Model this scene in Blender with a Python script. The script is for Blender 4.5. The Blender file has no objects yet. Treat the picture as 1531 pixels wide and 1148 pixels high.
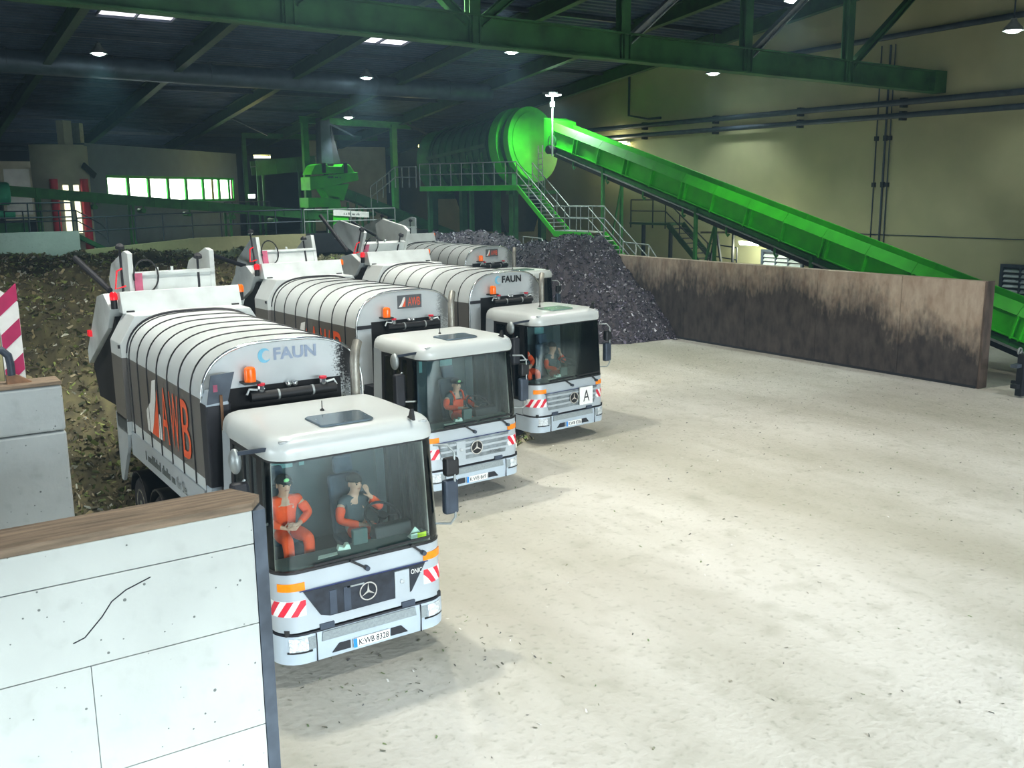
import bpy, bmesh, math, random
import numpy as np
from mathutils import Vector, Matrix, noise as mnoise
random.seed(7); RNG = np.random.default_rng(7)
S = bpy.context.scene
COL = S.collection
PI = math.pi

# ------------------------------------------------------------------ camera
def make_camera():
    yaw, pitch, roll = [math.radians(a) for a in (33.846, 11.23, -0.582)]
    fw = Vector((math.sin(yaw)*math.cos(pitch), math.cos(yaw)*math.cos(pitch), -math.sin(pitch)))
    rt = Vector((math.cos(yaw), -math.sin(yaw), 0)); up = rt.cross(fw)
    r2 = rt*math.cos(roll)+up*math.sin(roll); u2 = up*math.cos(roll)-rt*math.sin(roll)
    cam = bpy.data.cameras.new('camera'); cam.sensor_width = 36; cam.lens = 1449.573*36/1531
    cam.clip_end = 300
    o = bpy.data.objects.new('camera', cam); COL.objects.link(o)
    m = Matrix((r2, u2, -fw)).transposed().to_4x4(); m.translation = Vector((-5.179, -11.261, 6.361))
    o.matrix_world = m
    S.camera = o
make_camera()
# ------------------------------------------------------------------ world, daylight, exposure
W = bpy.data.worlds.new('world'); S.world = W; W.use_nodes = True
W.node_tree.nodes['Background'].inputs[0].default_value = (.55, .75, 1.0, 1)
W.node_tree.nodes['Background'].inputs[1].default_value = .32
HAZE = W.node_tree.nodes.new('ShaderNodeVolumeScatter'); HAZE.inputs['Color'].default_value = (.42, .72, 1, 1); HAZE.inputs['Density'].default_value = .0019; HAZE.inputs['Anisotropy'].default_value = .35
W.node_tree.links.new(HAZE.outputs[0], W.node_tree.nodes['World Output'].inputs['Volume'])
def area_light(name, loc, rot, sx, sy, power, color):
    l = bpy.data.lights.new(name, 'AREA'); l.shape = 'RECTANGLE'; l.size = sx; l.size_y = sy
    l.energy = power; l.color = color
    o = bpy.data.objects.new(name, l); COL.objects.link(o); o.location = loc; o.rotation_euler = rot
    return o
# daylight through the wide open gates behind the camera
gate = area_light('gate_daylight', (4, -29.4, 5.0), (math.radians(57), 0, 0), 40, 8.6, 12500, (.8, .92, 1.0))
gate.data.spread = math.radians(70)
side = area_light('side_fill_daylight', (-29.4, 8, 4.2), (math.radians(58), 0, math.radians(-90)), 30, 7.5, 3000, (.82, .93, 1.0))  # added fill light from the unseen left side, for the truck flanks
side.data.spread = math.radians(80)
VS = S.view_settings
VS.view_transform = 'Standard'; VS.look = 'None'; VS.exposure = 0.22; VS.gamma = 1.0; VS.use_curve_mapping = False
S.cycles.use_denoising = True
S.cycles.max_bounces = 5; S.cycles.diffuse_bounces = 3; S.cycles.volume_bounces = 0; S.cycles.use_adaptive_sampling = True; S.cycles.adaptive_threshold = .15; S.cycles.glossy_bounces = 2; S.cycles.transmission_bounces = 2; S.cycles.transparent_max_bounces = 8

# ------------------------------------------------------------------ materials
MATS = {}
def pm(name, col, rough=.55, metal=0., var=.12, scale=4., bump=0., bscale=None, col2=None, emit=None, es=0., detail=4., contrast=None, spec=.5, coord='Object', stretch=None):
    if name in MATS: return MATS[name]
    m = bpy.data.materials.new(name); m.use_nodes = True; n = m.node_tree; L = n.links
    b = n.nodes['Principled BSDF']
    b.inputs['Roughness'].default_value = rough; b.inputs['Metallic'].default_value = metal
    b.inputs['Specular IOR Level'].default_value = spec
    tc = n.nodes.new('ShaderNodeTexCoord')
    mp = n.nodes.new('ShaderNodeMapping'); L.new(tc.outputs[coord], mp.inputs[0])
    if stretch: mp.inputs['Scale'].default_value = stretch
    nz = n.nodes.new('ShaderNodeTexNoise'); nz.inputs['Scale'].default_value = scale; nz.inputs['Detail'].default_value = detail
    L.new(mp.outputs[0], nz.inputs['Vector'])
    cr = n.nodes.new('ShaderNodeValToRGB'); L.new(nz.outputs['Fac'], cr.inputs[0])
    c2 = col2 or tuple(max(0, c*(1-var*2)) for c in col)
    c1 = col if col2 else tuple(min(1, c*(1+var*.5)) for c in col)
    lo, hi = contrast or (.3, .7)
    cr.color_ramp.elements[0].position = lo; cr.color_ramp.elements[0].color = (*c2, 1)
    cr.color_ramp.elements[1].position = hi; cr.color_ramp.elements[1].color = (*c1, 1)
    L.new(cr.outputs[0], b.inputs['Base Color'])
    if bump:
        nb = n.nodes.new('ShaderNodeTexNoise'); nb.inputs['Scale'].default_value = bscale or scale*4; nb.inputs['Detail'].default_value = 5
        L.new(mp.outputs[0], nb.inputs['Vector'])
        bp = n.nodes.new('ShaderNodeBump'); bp.inputs['Strength'].default_value = bump; bp.inputs['Distance'].default_value = .05
        L.new(nb.outputs['Fac'], bp.inputs['Height']); L.new(bp.outputs[0], b.inputs['Normal'])
    if emit:
        b.inputs['Emission Color'].default_value = (*emit, 1); b.inputs['Emission Strength'].default_value = es
    m['nodes_ramp'] = 1
    MATS[name] = m
    return m
def nodes_of(m):
    n = m.node_tree; return n, n.links, n.nodes['Principled BSDF'], n.nodes
def rgb(r, g, b):
    f = lambda c: ((c/255)/12.92 if c/255 <= .04045 else ((c/255+.055)/1.055)**2.4)
    return (f(r), f(g), f(b))

def mixrgb(N, L, fac, a, b, mode='MIX'):
    x = N.new('ShaderNodeMix'); x.data_type = 'RGBA'; x.blend_type = mode
    if isinstance(fac, (int, float)): x.inputs[0].default_value = fac
    else: L.new(fac, x.inputs[0])
    for i, v in ((6, a), (7, b)):
        if isinstance(v, tuple): x.inputs[i].default_value = (*v, 1)
        else: L.new(v, x.inputs[i])
    return x.outputs[2]
def math_node(N, L, op, a, b=None, clamp=False):
    x = N.new('ShaderNodeMath'); x.operation = op; x.use_clamp = clamp
    for i, v in ((0, a), (1, b)):
        if v is None: continue
        if isinstance(v, (int, float)): x.inputs[i].default_value = v
        else: L.new(v, x.inputs[i])
    return x.outputs[0]
def maprange(N, L, v, a, b, c=0., d=1.):
    x = N.new('ShaderNodeMapRange'); L.new(v, x.inputs[0])
    x.inputs[1].default_value = a; x.inputs[2].default_value = b; x.inputs[3].default_value = c; x.inputs[4].default_value = d
    return x.outputs[0]
def noise_tex(N, L, vec, scale, detail=4., stretch=None, rough=.5):
    if stretch:
        mp = N.new('ShaderNodeMapping'); mp.inputs['Scale'].default_value = stretch; L.new(vec, mp.inputs[0]); vec = mp.outputs[0]
    x = N.new('ShaderNodeTexNoise'); x.inputs['Scale'].default_value = scale; x.inputs['Detail'].default_value = detail
    x.inputs['Roughness'].default_value = rough
    L.new(vec, x.inputs['Vector']); return x.outputs['Fac']

def custom(name, rough=.6, metal=0.):
    m = bpy.data.materials.new(name); m.use_nodes = True; MATS[name] = m
    N = m.node_tree.nodes; L = m.node_tree.links; b = N['Principled BSDF']
    b.inputs['Roughness'].default_value = rough; b.inputs['Metallic'].default_value = metal
    tc = N.new('ShaderNodeTexCoord')
    return m, N, L, b, tc.outputs['Object']
def bump_to(N, L, b, h, strength, dist=.05):
    bp = N.new('ShaderNodeBump'); bp.inputs['Strength'].default_value = strength; bp.inputs['Distance'].default_value = dist
    L.new(h, bp.inputs['Height']); L.new(bp.outputs[0], b.inputs['Normal'])

def mat_floor():
    m, N, L, b, co = custom('dusty_concrete_floor', .75)
    n1 = noise_tex(N, L, co, .22, 6, (1, .35, 1)); n2 = noise_tex(N, L, co, 1.6, 6); n3 = noise_tex(N, L, co, 9., 6)
    c = mixrgb(N, L, maprange(N, L, n1, .38, .64), rgb(168, 165, 150), rgb(206, 204, 195))
    c = mixrgb(N, L, maprange(N, L, n2, .54, .8, 0, .5), c, rgb(150, 149, 132))
    c = mixrgb(N, L, maprange(N, L, n3, .57, .8, 0, .6), c, rgb(120, 121, 102))
    st = noise_tex(N, L, co, .9, 7, (1.6, .6, 1), .6)
    c = mixrgb(N, L, maprange(N, L, st, .54, .76, 0, .3), c, rgb(136, 136, 118))
    L.new(c, b.inputs['Base Color']); bump_to(N, L, b, n3, .25)
    return m
def mat_concrete(name, base, dark, pits=True):
    m, N, L, b, co = custom(name, .8)
    n1 = noise_tex(N, L, co, .8, 6); n2 = noise_tex(N, L, co, 5, 6)
    c = mixrgb(N, L, maprange(N, L, n1, .3, .75), base, tuple(.82*x for x in base))
    c = mixrgb(N, L, maprange(N, L, n2, .55, .8, 0, .35), c, dark)
    hgt = n2
    if pits:
        v = N.new('ShaderNodeTexVoronoi'); v.inputs['Scale'].default_value = 9.; v.inputs['Randomness'].default_value = 1
        L.new(co, v.inputs['Vector'])
        v2 = noise_tex(N, L, co, 1.3, 2)
        thr = math_node(N, L, 'MULTIPLY', maprange(N, L, v2, .32, .72), .17)
        pit = math_node(N, L, 'LESS_THAN', v.outputs['Distance'], thr)
        c = mixrgb(N, L, math_node(N, L, 'MULTIPLY', pit, .8), c, rgb(62, 66, 64))
    L.new(c, b.inputs['Base Color']); bump_to(N, L, b, hgt, .2)
    return m
def mat_darkwall():
    m, N, L, b, co = custom('stained_bay_wall', .85)
    sp = N.new('ShaderNodeSeparateXYZ'); L.new(co, sp.inputs[0])
    n1 = noise_tex(N, L, co, .55, 8, (1, 1, .7), .62); n2 = noise_tex(N, L, co, 2.2, 8, (1, 1.3, .6), .6); n3 = noise_tex(N, L, co, 5, 8, (1, 1.4, .6))
    # waste residue line: its height falls towards the open end of the bay
    lvl = maprange(N, L, sp.outputs[1], 5.7, 12.5, 1.3, 2.7)
    d = math_node(N, L, 'SUBTRACT', sp.outputs[2], lvl)
    d = math_node(N, L, 'ADD', d, math_node(N, L, 'MULTIPLY', math_node(N, L, 'SUBTRACT', n1, .5), 2.8))
    d = math_node(N, L, 'ADD', d, math_node(N, L, 'MULTIPLY', math_node(N, L, 'SUBTRACT', n3, .5), 1.5))
    f = maprange(N, L, d, -.45, .75)
    lo = mixrgb(N, L, maprange(N, L, n2, .35, .7), rgb(58, 52, 52), rgb(96, 88, 84))
    hi = mixrgb(N, L, maprange(N, L, n2, .3, .7), rgb(168, 144, 124), rgb(206, 192, 174))
    c = mixrgb(N, L, f, lo, hi)
    v = N.new('ShaderNodeTexVoronoi'); v.inputs['Scale'].default_value = .32; L.new(co, v.inputs['Vector'])
    L.new(c, b.inputs['Base Color']); bump_to(N, L, b, n2, .3)
    return m
def mat_body():
    m, N, L, b, co = custom('truck_body_paint', .4, .0)
    sp = N.new('ShaderNodeSeparateXYZ'); L.new(co, sp.inputs[0])
    z = sp.outputs[2]; x = sp.outputs[0]
    band = math_node(N, L, 'MULTIPLY', math_node(N, L, 'GREATER_THAN', z, 2.25), math_node(N, L, 'LESS_THAN', z, 3.45))
    side = math_node(N, L, 'GREATER_THAN', math_node(N, L, 'ABSOLUTE', x), 1.2)
    band = math_node(N, L, 'MULTIPLY', band, side)
    n1 = noise_tex(N, L, co, 1.2, 6); n2 = noise_tex(N, L, co, 30, 3)
    silver = mixrgb(N, L, maprange(N, L, n1, .35, .7), rgb(208, 215, 215), rgb(192, 199, 198))
    c = mixrgb(N, L, band, silver, rgb(98, 96, 92))
    L.new(c, b.inputs['Base Color'])
    return m
def mat_front(name, soot):
    m, N, L, b, co = custom(name, .4, .1)
    sp = N.new('ShaderNodeSeparateXYZ'); L.new(co, sp.inputs[0])
    n1 = noise_tex(N, L, co, 1.5, 6); n2 = noise_tex(N, L, co, 38, 3)
    d = math_node(N, L, 'ABSOLUTE', math_node(N, L, 'SUBTRACT', sp.outputs[0], 1.12))
    f = maprange(N, L, d, .12, .42, 1, 0)
    f = math_node(N, L, 'MULTIPLY', f, maprange(N, L, sp.outputs[2], 3.15, 3.75, .35, 1))
    f = math_node(N, L, 'ADD', f, math_node(N, L, 'MULTIPLY', math_node(N, L, 'SUBTRACT', n2, .5), 1.6))
    f = maprange(N, L, f, .35, .75, 0, soot)
    c = mixrgb(N, L, maprange(N, L, n1, .35, .7), rgb(198, 206, 208), rgb(184, 192, 194))
    c = mixrgb(N, L, f, c, rgb(28, 28, 32))
    L.new(c, b.inputs['Base Color'])
    return m
def mat_glass(name, tint, refl=.06):
    m = bpy.data.materials.new(name); m.use_nodes = True; MATS[name] = m
    N = m.node_tree.nodes; L = m.node_tree.links; N.clear()
    out = N.new('ShaderNodeOutputMaterial'); mx = N.new('ShaderNodeMixShader')
    tr = N.new('ShaderNodeBsdfTransparent'); gl = N.new('ShaderNodeBsdfGlossy'); fr = N.new('ShaderNodeFresnel')
    tr.inputs[0].default_value = (*tint, 1); gl.inputs['Roughness'].default_value = .03; gl.inputs[0].default_value = (.9, .97, 1, 1)
    fr.inputs[0].default_value = 1.45
    L.new(fr.outputs[0], mx.inputs[0]); L.new(tr.outputs[0], mx.inputs[1]); L.new(gl.outputs[0], mx.inputs[2]); L.new(mx.outputs[0], out.inputs[0])
    return m
def mat_attr(name, rough=.9):
    m, N, L, b, co = custom(name, rough)
    a = N.new('ShaderNodeVertexColor'); a.layer_name = 'tint'
    n = noise_tex(N, L, co, 6, 4)
    c = mixrgb(N, L, maprange(N, L, n, .3, .75, 0, .3), a.outputs[0], (.03, .03, .02))
    L.new(c, b.inputs['Base Color'])
    return m

M = dict(
 floor=mat_floor(),
 conc=mat_concrete('pale_cast_concrete', rgb(194, 199, 194), rgb(150, 154, 148)),
 conc_g=mat_concrete('grey_cast_concrete', rgb(176, 184, 184), rgb(120, 126, 124)),
 conc_y=mat_concrete('yellowish_concrete', rgb(172, 166, 126), rgb(104, 98, 72), False),  # concrete with a yellowish base tone, no pits
 darkwall=mat_darkwall(), body=mat_body(),
 front_soot=mat_front('body_front_sooty', 1.0), front=mat_front('body_front_clean', .55),
 timber=pm('worn_timber', rgb(142, 124, 104), .85, var=.25, scale=6, bump=.4, stretch=(.3, 3, 3)),
 cream=pm('cream_wall_paint', rgb(176, 173, 136), .8, var=.07, scale=.5, detail=8, col2=rgb(158, 156, 122)),
 backwall=pm('dark_back_wall', rgb(52, 58, 70), .9, var=.2, scale=.4),
 roofdeck=pm('roof_deck_steel', rgb(64, 80, 104), .7, .3, var=.2, scale=1.),
 steel_g=pm('dark_green_steel', rgb(40, 78, 44), .6, .1, var=.2, scale=2.5),
 truss_g=pm('truss_green_paint', rgb(52, 104, 58), .6, .1, var=.3, scale=1.2, detail=7, bump=.1),
 green=pm('vivid_green_paint', rgb(60, 212, 34), .5, var=.1, scale=1.6, detail=6),
 green2=pm('machine_green_paint', rgb(46, 130, 54), .55, var=.18, scale=2, detail=6),
 green_dim=pm('faded_green_paint', rgb(36, 104, 58), .6, var=.22, scale=1.5, detail=6),
 galv=pm('galvanised_steel', rgb(168, 176, 176), .45, .55, var=.12, scale=8),
 pipe=pm('grey_pipe', rgb(62, 72, 86), .5, .3, var=.15, scale=3),
 duct=pm('duct_sheet_steel', rgb(92, 108, 128), .45, .4, var=.15, scale=2),
 dark=pm('dark_metal', rgb(34, 36, 42), .6, .2, var=.2, scale=5),
 black=pm('black_plastic', rgb(16, 17, 20), .5, var=.1, scale=5),
 rubber=pm('tyre_rubber', rgb(28, 28, 32), .85, var=.2, scale=12, bump=.2),
 chassis=pm('chassis_paint', rgb(26, 28, 36), .6, var=.2, scale=6),
 silver=pm('silver_cab_paint', rgb(176, 186, 192), .33, .2, var=.04, scale=1.5),
 roofw=pm('cab_roof_paint', rgb(206, 212, 210), .3, .05, var=.04, scale=1.2),
 white=pm('white_paint', rgb(226, 230, 228), .5, var=.06, scale=2.5),
 lift=pm('lifter_pale_paint', rgb(206, 214, 214), .5, var=.1, scale=2.5),
 recess_dark=pm('dark_interior_shade', rgb(18, 18, 20), .8, var=.2, scale=5),  # near-black stands for the shade inside the hopper and body recess
 bumper=pm('bumper_silver', rgb(176, 190, 200), .38, .15, var=.05, scale=2.),
 tread=pm('tread_plate', rgb(150, 160, 162), .5, .4, var=.1, scale=40, bump=.4),
 orange=pm('indicator_orange', rgb(255, 140, 10), .25, var=.08, scale=15),
 beacon=pm('beacon_orange', rgb(255, 104, 16), .2, var=.15, scale=14, emit=(1, .2, .01), es=.25),
 redlens=pm('red_lens', rgb(225, 20, 30), .25, var=.1, scale=14, emit=(1, .02, .04), es=.4),
 red=pm('signal_red', rgb(214, 30, 54), .5, var=.08, scale=5),
 magenta=pm('magenta_red_paint', rgb(186, 28, 92), .6, var=.1, scale=5),
 pink=pm('faded_red_paint', rgb(196, 96, 128), .6, var=.25, scale=5),
 lens=pm('headlight_lens', rgb(222, 230, 232), .12, .3, var=.25, scale=25, bump=.4),
 grille=pm('dark_grille_mesh', rgb(44, 50, 60), .5, .3, var=.3, scale=6),
 chrome=pm('chrome', rgb(225, 230, 232), .15, .9, var=.05, scale=6),
 exhaust=pm('exhaust_steel', rgb(164, 162, 152), .45, .6, var=.18, scale=6),
 copper=pm('rusty_rod', rgb(140, 104, 76), .6, .3, var=.2, scale=8),
 awb=pm('orange_print', rgb(240, 92, 44), .5, var=.05, scale=5),
 faun_b=pm('faded_blue_print', rgb(150, 166, 190), .5, var=.08, scale=6),
 sky_b=pm('light_blue_print', rgb(120, 196, 226), .5, var=.05, scale=5),
 print_k=pm('black_print', rgb(14, 14, 16), .6, var=.05, scale=5),
 print_g=pm('grey_print', rgb(90, 98, 96), .6, var=.05, scale=5),
 plate=pm('plate_white', rgb(236, 238, 234), .4, var=.03, scale=8),
 eu=pm('plate_blue', rgb(36, 130, 214), .4, var=.03, scale=8),
 signgrey=pm('sign_grey', rgb(88, 92, 96), .5, var=.06, scale=6),
 paper=pm('paper', rgb(214, 232, 216), .8, var=.04, scale=8),
 lime=pm('lime_yellow', rgb(206, 232, 30), .6, var=.05, scale=8, emit=None),
 dash=pm('dashboard_plastic', rgb(74, 94, 90), .6, var=.12, scale=6),
 seat=pm('seat_fabric', rgb(58, 72, 88), .9, var=.15, scale=12),
 cabin=pm('cab_lining', rgb(58, 72, 76), .8, var=.12, scale=5),
 teal=pm('rear_pane', rgb(104, 150, 152), .4, var=.1, scale=3),
 orange_w=pm('hi_vis_orange', rgb(255, 82, 22), .8, var=.1, scale=9, bump=.2),
 slate=pm('slate_work_cloth', rgb(70, 82, 88), .85, var=.12, scale=9, bump=.2),
 skin=pm('skin', rgb(206, 160, 136), .6, var=.08, scale=9),
 hair=pm('dark_hair', rgb(40, 36, 34), .8, var=.2, scale=30),
 cap=pm('cap_cloth', rgb(30, 36, 40), .85, var=.12, scale=12),
 capband=pm('pale_green_cap_print', rgb(150, 226, 150), .8, var=.1, scale=12),
 ctl=pm('control_room_plaster', rgb(132, 143, 156), .85, var=.06, scale=1.5),
 ctl2=pm('pale_plaster', rgb(196, 196, 176), .85, var=.08, scale=1.5),
 wframe=pm('window_frame_green', rgb(30, 190, 40), .5, var=.06, scale=4),
 tank=pm('turquoise_tank_paint', rgb(70, 190, 150), .5, var=.1, scale=2),
 louvre=pm('louvre_aluminium', rgb(176, 186, 190), .5, .4, var=.1, scale=4),
 rust=pm('rusty_edge_steel', rgb(110, 94, 84), .8, var=.3, scale=3, detail=7, stretch=(1, 1, .4)),
 galv_d=pm('dull_edge_steel', rgb(84, 94, 106), .55, .3, var=.25, scale=3, detail=7),
 deck=pm('plant_deck_concrete', rgb(84, 88, 84), .85, var=.15, scale=1.2),
)
def emit_mat(name, col, st):
    m = bpy.data.materials.new(name); m.use_nodes = True; N = m.node_tree.nodes; L = m.node_tree.links
    b = N['Principled BSDF']; b.inputs['Base Color'].default_value = (*col, 1)
    tc = N.new('ShaderNodeTexCoord'); nz = N.new('ShaderNodeTexNoise'); nz.inputs['Scale'].default_value = 3
    L.new(tc.outputs['Object'], nz.inputs['Vector'])
    r = N.new('ShaderNodeMapRange'); L.new(nz.outputs['Fac'], r.inputs[0]); r.inputs[3].default_value = st*.9; r.inputs[4].default_value = st*1.1
    L.new(r.outputs[0], b.inputs['Emission Strength']); b.inputs['Emission Color'].default_value = (*col, 1)
    m.cycles.emission_sampling = 'NONE'; MATS[name] = m; return m
M['lamp_w'] = emit_mat('lamp_cool_white', (.78, 1, .95), 30)
M['lamp_y'] = emit_mat('lamp_warm_yellow', (1, .92, .35), 25)
M['win_lit'] = emit_mat('lit_window', (.93, 1, .95), 4.5)
M['win_warm'] = emit_mat('lit_doorway', (1, .98, .7), 1.3)
M['sky_pane'] = emit_mat('skylight_pane', (.93, .9, 1), 1.5)
M['glass'] = mat_glass('windscreen_glass', (.9, .97, .96))
M['glass_d'] = mat_glass('door_glass', (.78, .86, .88))
M['heap_g'] = mat_attr('green_waste'); M['heap_d'] = mat_attr('compost'); M['litter'] = mat_attr('floor_litter')

# ------------------------------------------------------------------ mesh helpers
class MB:
    def __init__(s): s.v = []; s.f = []
    def add(s, vs, fs):
        b = len(s.v); s.v += [tuple(v) for v in vs]; s.f += [tuple(i+b for i in f) for f in fs]; return s
    def box(s, x0, x1, y0, y1, z0, z1):
        return s.add([(x, y, z) for z in (z0, z1) for y in (y0, y1) for x in (x0, x1)],
                     [(0, 2, 3, 1), (4, 5, 7, 6), (0, 1, 5, 4), (2, 6, 7, 3), (0, 4, 6, 2), (1, 3, 7, 5)])
    def prism(s, poly, axis, a, b):
        n = len(poly)
        P = {'x': lambda p, t: (t, p[0], p[1]), 'y': lambda p, t: (p[0], t, p[1]), 'z': lambda p, t: (p[0], p[1], t)}[axis]
        vs = [P(p, a) for p in poly]+[P(p, b) for p in poly]
        fs = [tuple(range(n))[::-1], tuple(range(n, 2*n))]+[(i, (i+1) % n, n+(i+1) % n, n+i) for i in range(n)]
        return s.add(vs, fs)
    def beam(s, p0, p1, w, h, up=(0, 0, 1)):
        p0 = Vector(p0); p1 = Vector(p1); d = (p1-p0).normalized(); u = Vector(up)
        if abs(d.dot(u)) > .98: u = Vector((0, 1, 0))
        r = d.cross(u).normalized()*(w/2); u = r.cross(d).normalized()*(h/2)
        vs = [p+a*r+b*u for p in (p0, p1) for a, b in ((-1, -1), (1, -1), (1, 1), (-1, 1))]
        return s.add(vs, [(3, 2, 1, 0), (4, 5, 6, 7)]+[(i, (i+1) % 4, 4+(i+1) % 4, 4+i) for i in range(4)])
    def ibeam(s, p0, p1, w, h, t=.04, up=(0, 0, 1)):
        p0 = Vector(p0); p1 = Vector(p1); d = (p1-p0).normalized(); u = Vector(up)
        if abs(d.dot(u)) > .98: u = Vector((0, 1, 0))
        r = d.cross(u).normalized(); u = r.cross(d).normalized()
        s.beam(p0, p1, t, h-2*t, u)
        s.beam(p0+u*(h/2-t/2), p1+u*(h/2-t/2), w, t, u); s.beam(p0-u*(h/2-t/2), p1-u*(h/2-t/2), w, t, u); return s
    def tube(s, pts, r, n=8, cap=True, radii=None):
        pts = [Vector(p) for p in pts]; rings = []; prev = None
        for i, p in enumerate(pts):
            d = (pts[min(i+1, len(pts)-1)]-pts[max(i-1, 0)]).normalized()
            a = prev if prev else (Vector((0, 0, 1)) if abs(d.z) < .9 else Vector((1, 0, 0)))
            u = (a-d*a.dot(d)).normalized(); w = d.cross(u); prev = u
            rr = radii[i] if radii else r
            rings.append([p+rr*(math.cos(2*PI*k/n)*u+math.sin(2*PI*k/n)*w) for k in range(n)])
        return s.loft(rings, cap)
    def cyl(s, p0, p1, r, n=16, r2=None): return s.tube([p0, p1], r, n, radii=[r, r if r2 is None else r2])
    def loft(s, rings, cap=True, closed=True):
        n = len(rings[0]); vs = [p for R in rings for p in R]; fs = []
        for i in range(len(rings)-1):
            for k in range(n if closed else n-1):
                k2 = (k+1) % n; fs.append((i*n+k, i*n+k2, (i+1)*n+k2, (i+1)*n+k))
        if cap: fs += [tuple(range(n))[::-1], tuple(range((len(rings)-1)*n, len(rings)*n))]
        return s.add(vs, fs)
    def shell(s, rows, rows2):   # two grids joined along their borders (a thick patch)
        nr, nc = len(rows), len(rows[0]); b = nr*nc
        vs = [p for R in rows for p in R]+[p for R in rows2 for p in R]; fs = []
        for i in range(nr-1):
            for k in range(nc-1):
                q = (i*nc+k, i*nc+k+1, (i+1)*nc+k+1, (i+1)*nc+k); fs += [q, tuple(b+j for j in q[::-1])]
        for i in range(nr-1):
            for k in (0, nc-1): fs.append((i*nc+k, (i+1)*nc+k, b+(i+1)*nc+k, b+i*nc+k))
        for k in range(nc-1):
            for i in (0, nr-1): fs.append((i*nc+k, i*nc+k+1, b+i*nc+k+1, b+i*nc+k))
        return s.add(vs, fs)
    def ball(s, c, r, nu=12, nv=8, sc=(1, 1, 1), v0=0., v1=1.):
        c = Vector(c); rings = []
        for i in range(nv+1):
            t = PI*(v0+(v1-v0)*i/nv)
            rings.append([c+Vector((r*sc[0]*math.sin(t)*math.cos(2*PI*k/nu), r*sc[1]*math.sin(t)*math.sin(2*PI*k/nu), r*sc[2]*math.cos(t))) for k in range(nu)])
        return s.loft(rings, True)
    def lathe(s, prof, c, axis, n=24):   # prof: (radius, along)
        c = Vector(c); ax = Vector(axis).normalized(); u = ax.orthogonal().normalized(); w = ax.cross(u)
        return s.loft([[c+ax*h+r*(math.cos(2*PI*k/n)*u+math.sin(2*PI*k/n)*w) for k in range(n)] for r, h in prof], True)
    def mesh(s, name):
        me = bpy.data.meshes.new(name); me.from_pydata(s.v, [], s.f)
        bm = bmesh.new(); bm.from_mesh(me); bmesh.ops.recalc_face_normals(bm, faces=bm.faces); bm.to_mesh(me); bm.free()
        return me
def obj(name, mb, mat, parent=None, smooth=None, bevel=0., off=None):
    me = mb.mesh(name) if isinstance(mb, MB) else mb
    me.materials.clear(); me.materials.append(M[mat] if isinstance(mat, str) else mat)
    o = bpy.data.objects.new(name, me); COL.objects.link(o)
    if parent: o.parent = parent
    if off: o.location = off
    if smooth is not None:
        me.shade_smooth() if hasattr(me, 'shade_smooth') else None
        if smooth: me.set_sharp_from_angle(angle=math.radians(smooth))
    if bevel:
        b = o.modifiers.new('bevel', 'BEVEL'); b.width = bevel; b.segments = 2; b.limit_method = 'ANGLE'
    return o
def tag(o, label, cat, group=None, kind=None):
    if label: o['label'] = label
    if cat: o['category'] = cat
    if group: o['group'] = group
    if kind: o['kind'] = kind
    return o
def thing(name, label, cat, loc=(0, 0, 0), rz=0, group=None):
    o = bpy.data.objects.new(name, None); COL.objects.link(o); o.location = loc; o.rotation_euler = (0, 0, rz)
    o.empty_display_size = .2
    return tag(o, label, cat, group)
def struct(name, mb, mat, **k): o = obj(name, mb, mat, **k); o['kind'] = 'structure'; return o
def copy_tree(o, parent=None):
    c = o.copy(); COL.objects.link(c); c.parent = parent
    for ch in o.children: copy_tree(ch, c)
    return c
def text_mesh(s, size, width=None, origin=(0, 0, 0), ex=(1, 0, 0), ey=(0, 0, 1), depth=.004, bold=0.):
    cu = bpy.data.curves.new('t', 'FONT'); cu.body = s; cu.size = 1; cu.align_x = 'CENTER'; cu.align_y = 'CENTER'; cu.offset = bold; cu.resolution_u = 3
    o = bpy.data.objects.new('t', cu); COL.objects.link(o)
    dg = bpy.context.evaluated_depsgraph_get(); dg.update()
    me = bpy.data.meshes.new_from_object(o.evaluated_get(dg)); bpy.data.objects.remove(o); bpy.data.curves.remove(cu)
    n = len(me.vertices); co = np.zeros(n*3); me.vertices.foreach_get('co', co); co = co.reshape(-1, 3)
    lo, hi = co.min(0), co.max(0); c = (lo+hi)/2; sy = size/(hi[1]-lo[1]); sx = width/(hi[0]-lo[0]) if width else sy
    ex = np.array(Vector(ex).normalized()); ey = np.array(Vector(ey).normalized()); ez = np.cross(ex, ey)
    P = np.array(origin)+np.outer((co[:, 0]-c[0])*sx, ex)+np.outer((co[:, 1]-c[1])*sy, ey)+ez*depth
    me.vertices.foreach_set('co', P.ravel()); me.update(); return me
def strokes(n, size, width, origin, ex, depth, seed=1):   # print too small to read in the photograph: words as rows of short strokes
    rr = random.Random(seed); mb = MB(); o = Vector(origin); ex = Vector(ex).normalized(); nz = ex.cross(Vector((0, 0, 1))); dx = width/n
    for i in range(n):
        if rr.random() < .14: continue
        h = size*rr.choice((.6, .6, 1.)); c = o+ex*((i+.5)*dx-width/2)
        vs = [c+ex*a*dx*.36+Vector((0, 0, z-size/2))+nz*d for d in (0, depth) for a, z in ((-1, 0), (1, 0), (.7, h), (-.9, h))]
        mb.add(vs, [(3, 2, 1, 0), (4, 5, 6, 7)]+[(k, (k+1) % 4, 4+(k+1) % 4, 4+k) for k in range(4)])
    return mb
def bars(mb, p, q, n, r, d):   # n thin rods between two polylines' ends
    for i in range(n):
        t = i/(n-1); mb.tube([Vector(p)*(1-t)+Vector(q)*t, Vector(p)*(1-t)+Vector(q)*t+Vector(d)], r, 6)

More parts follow.
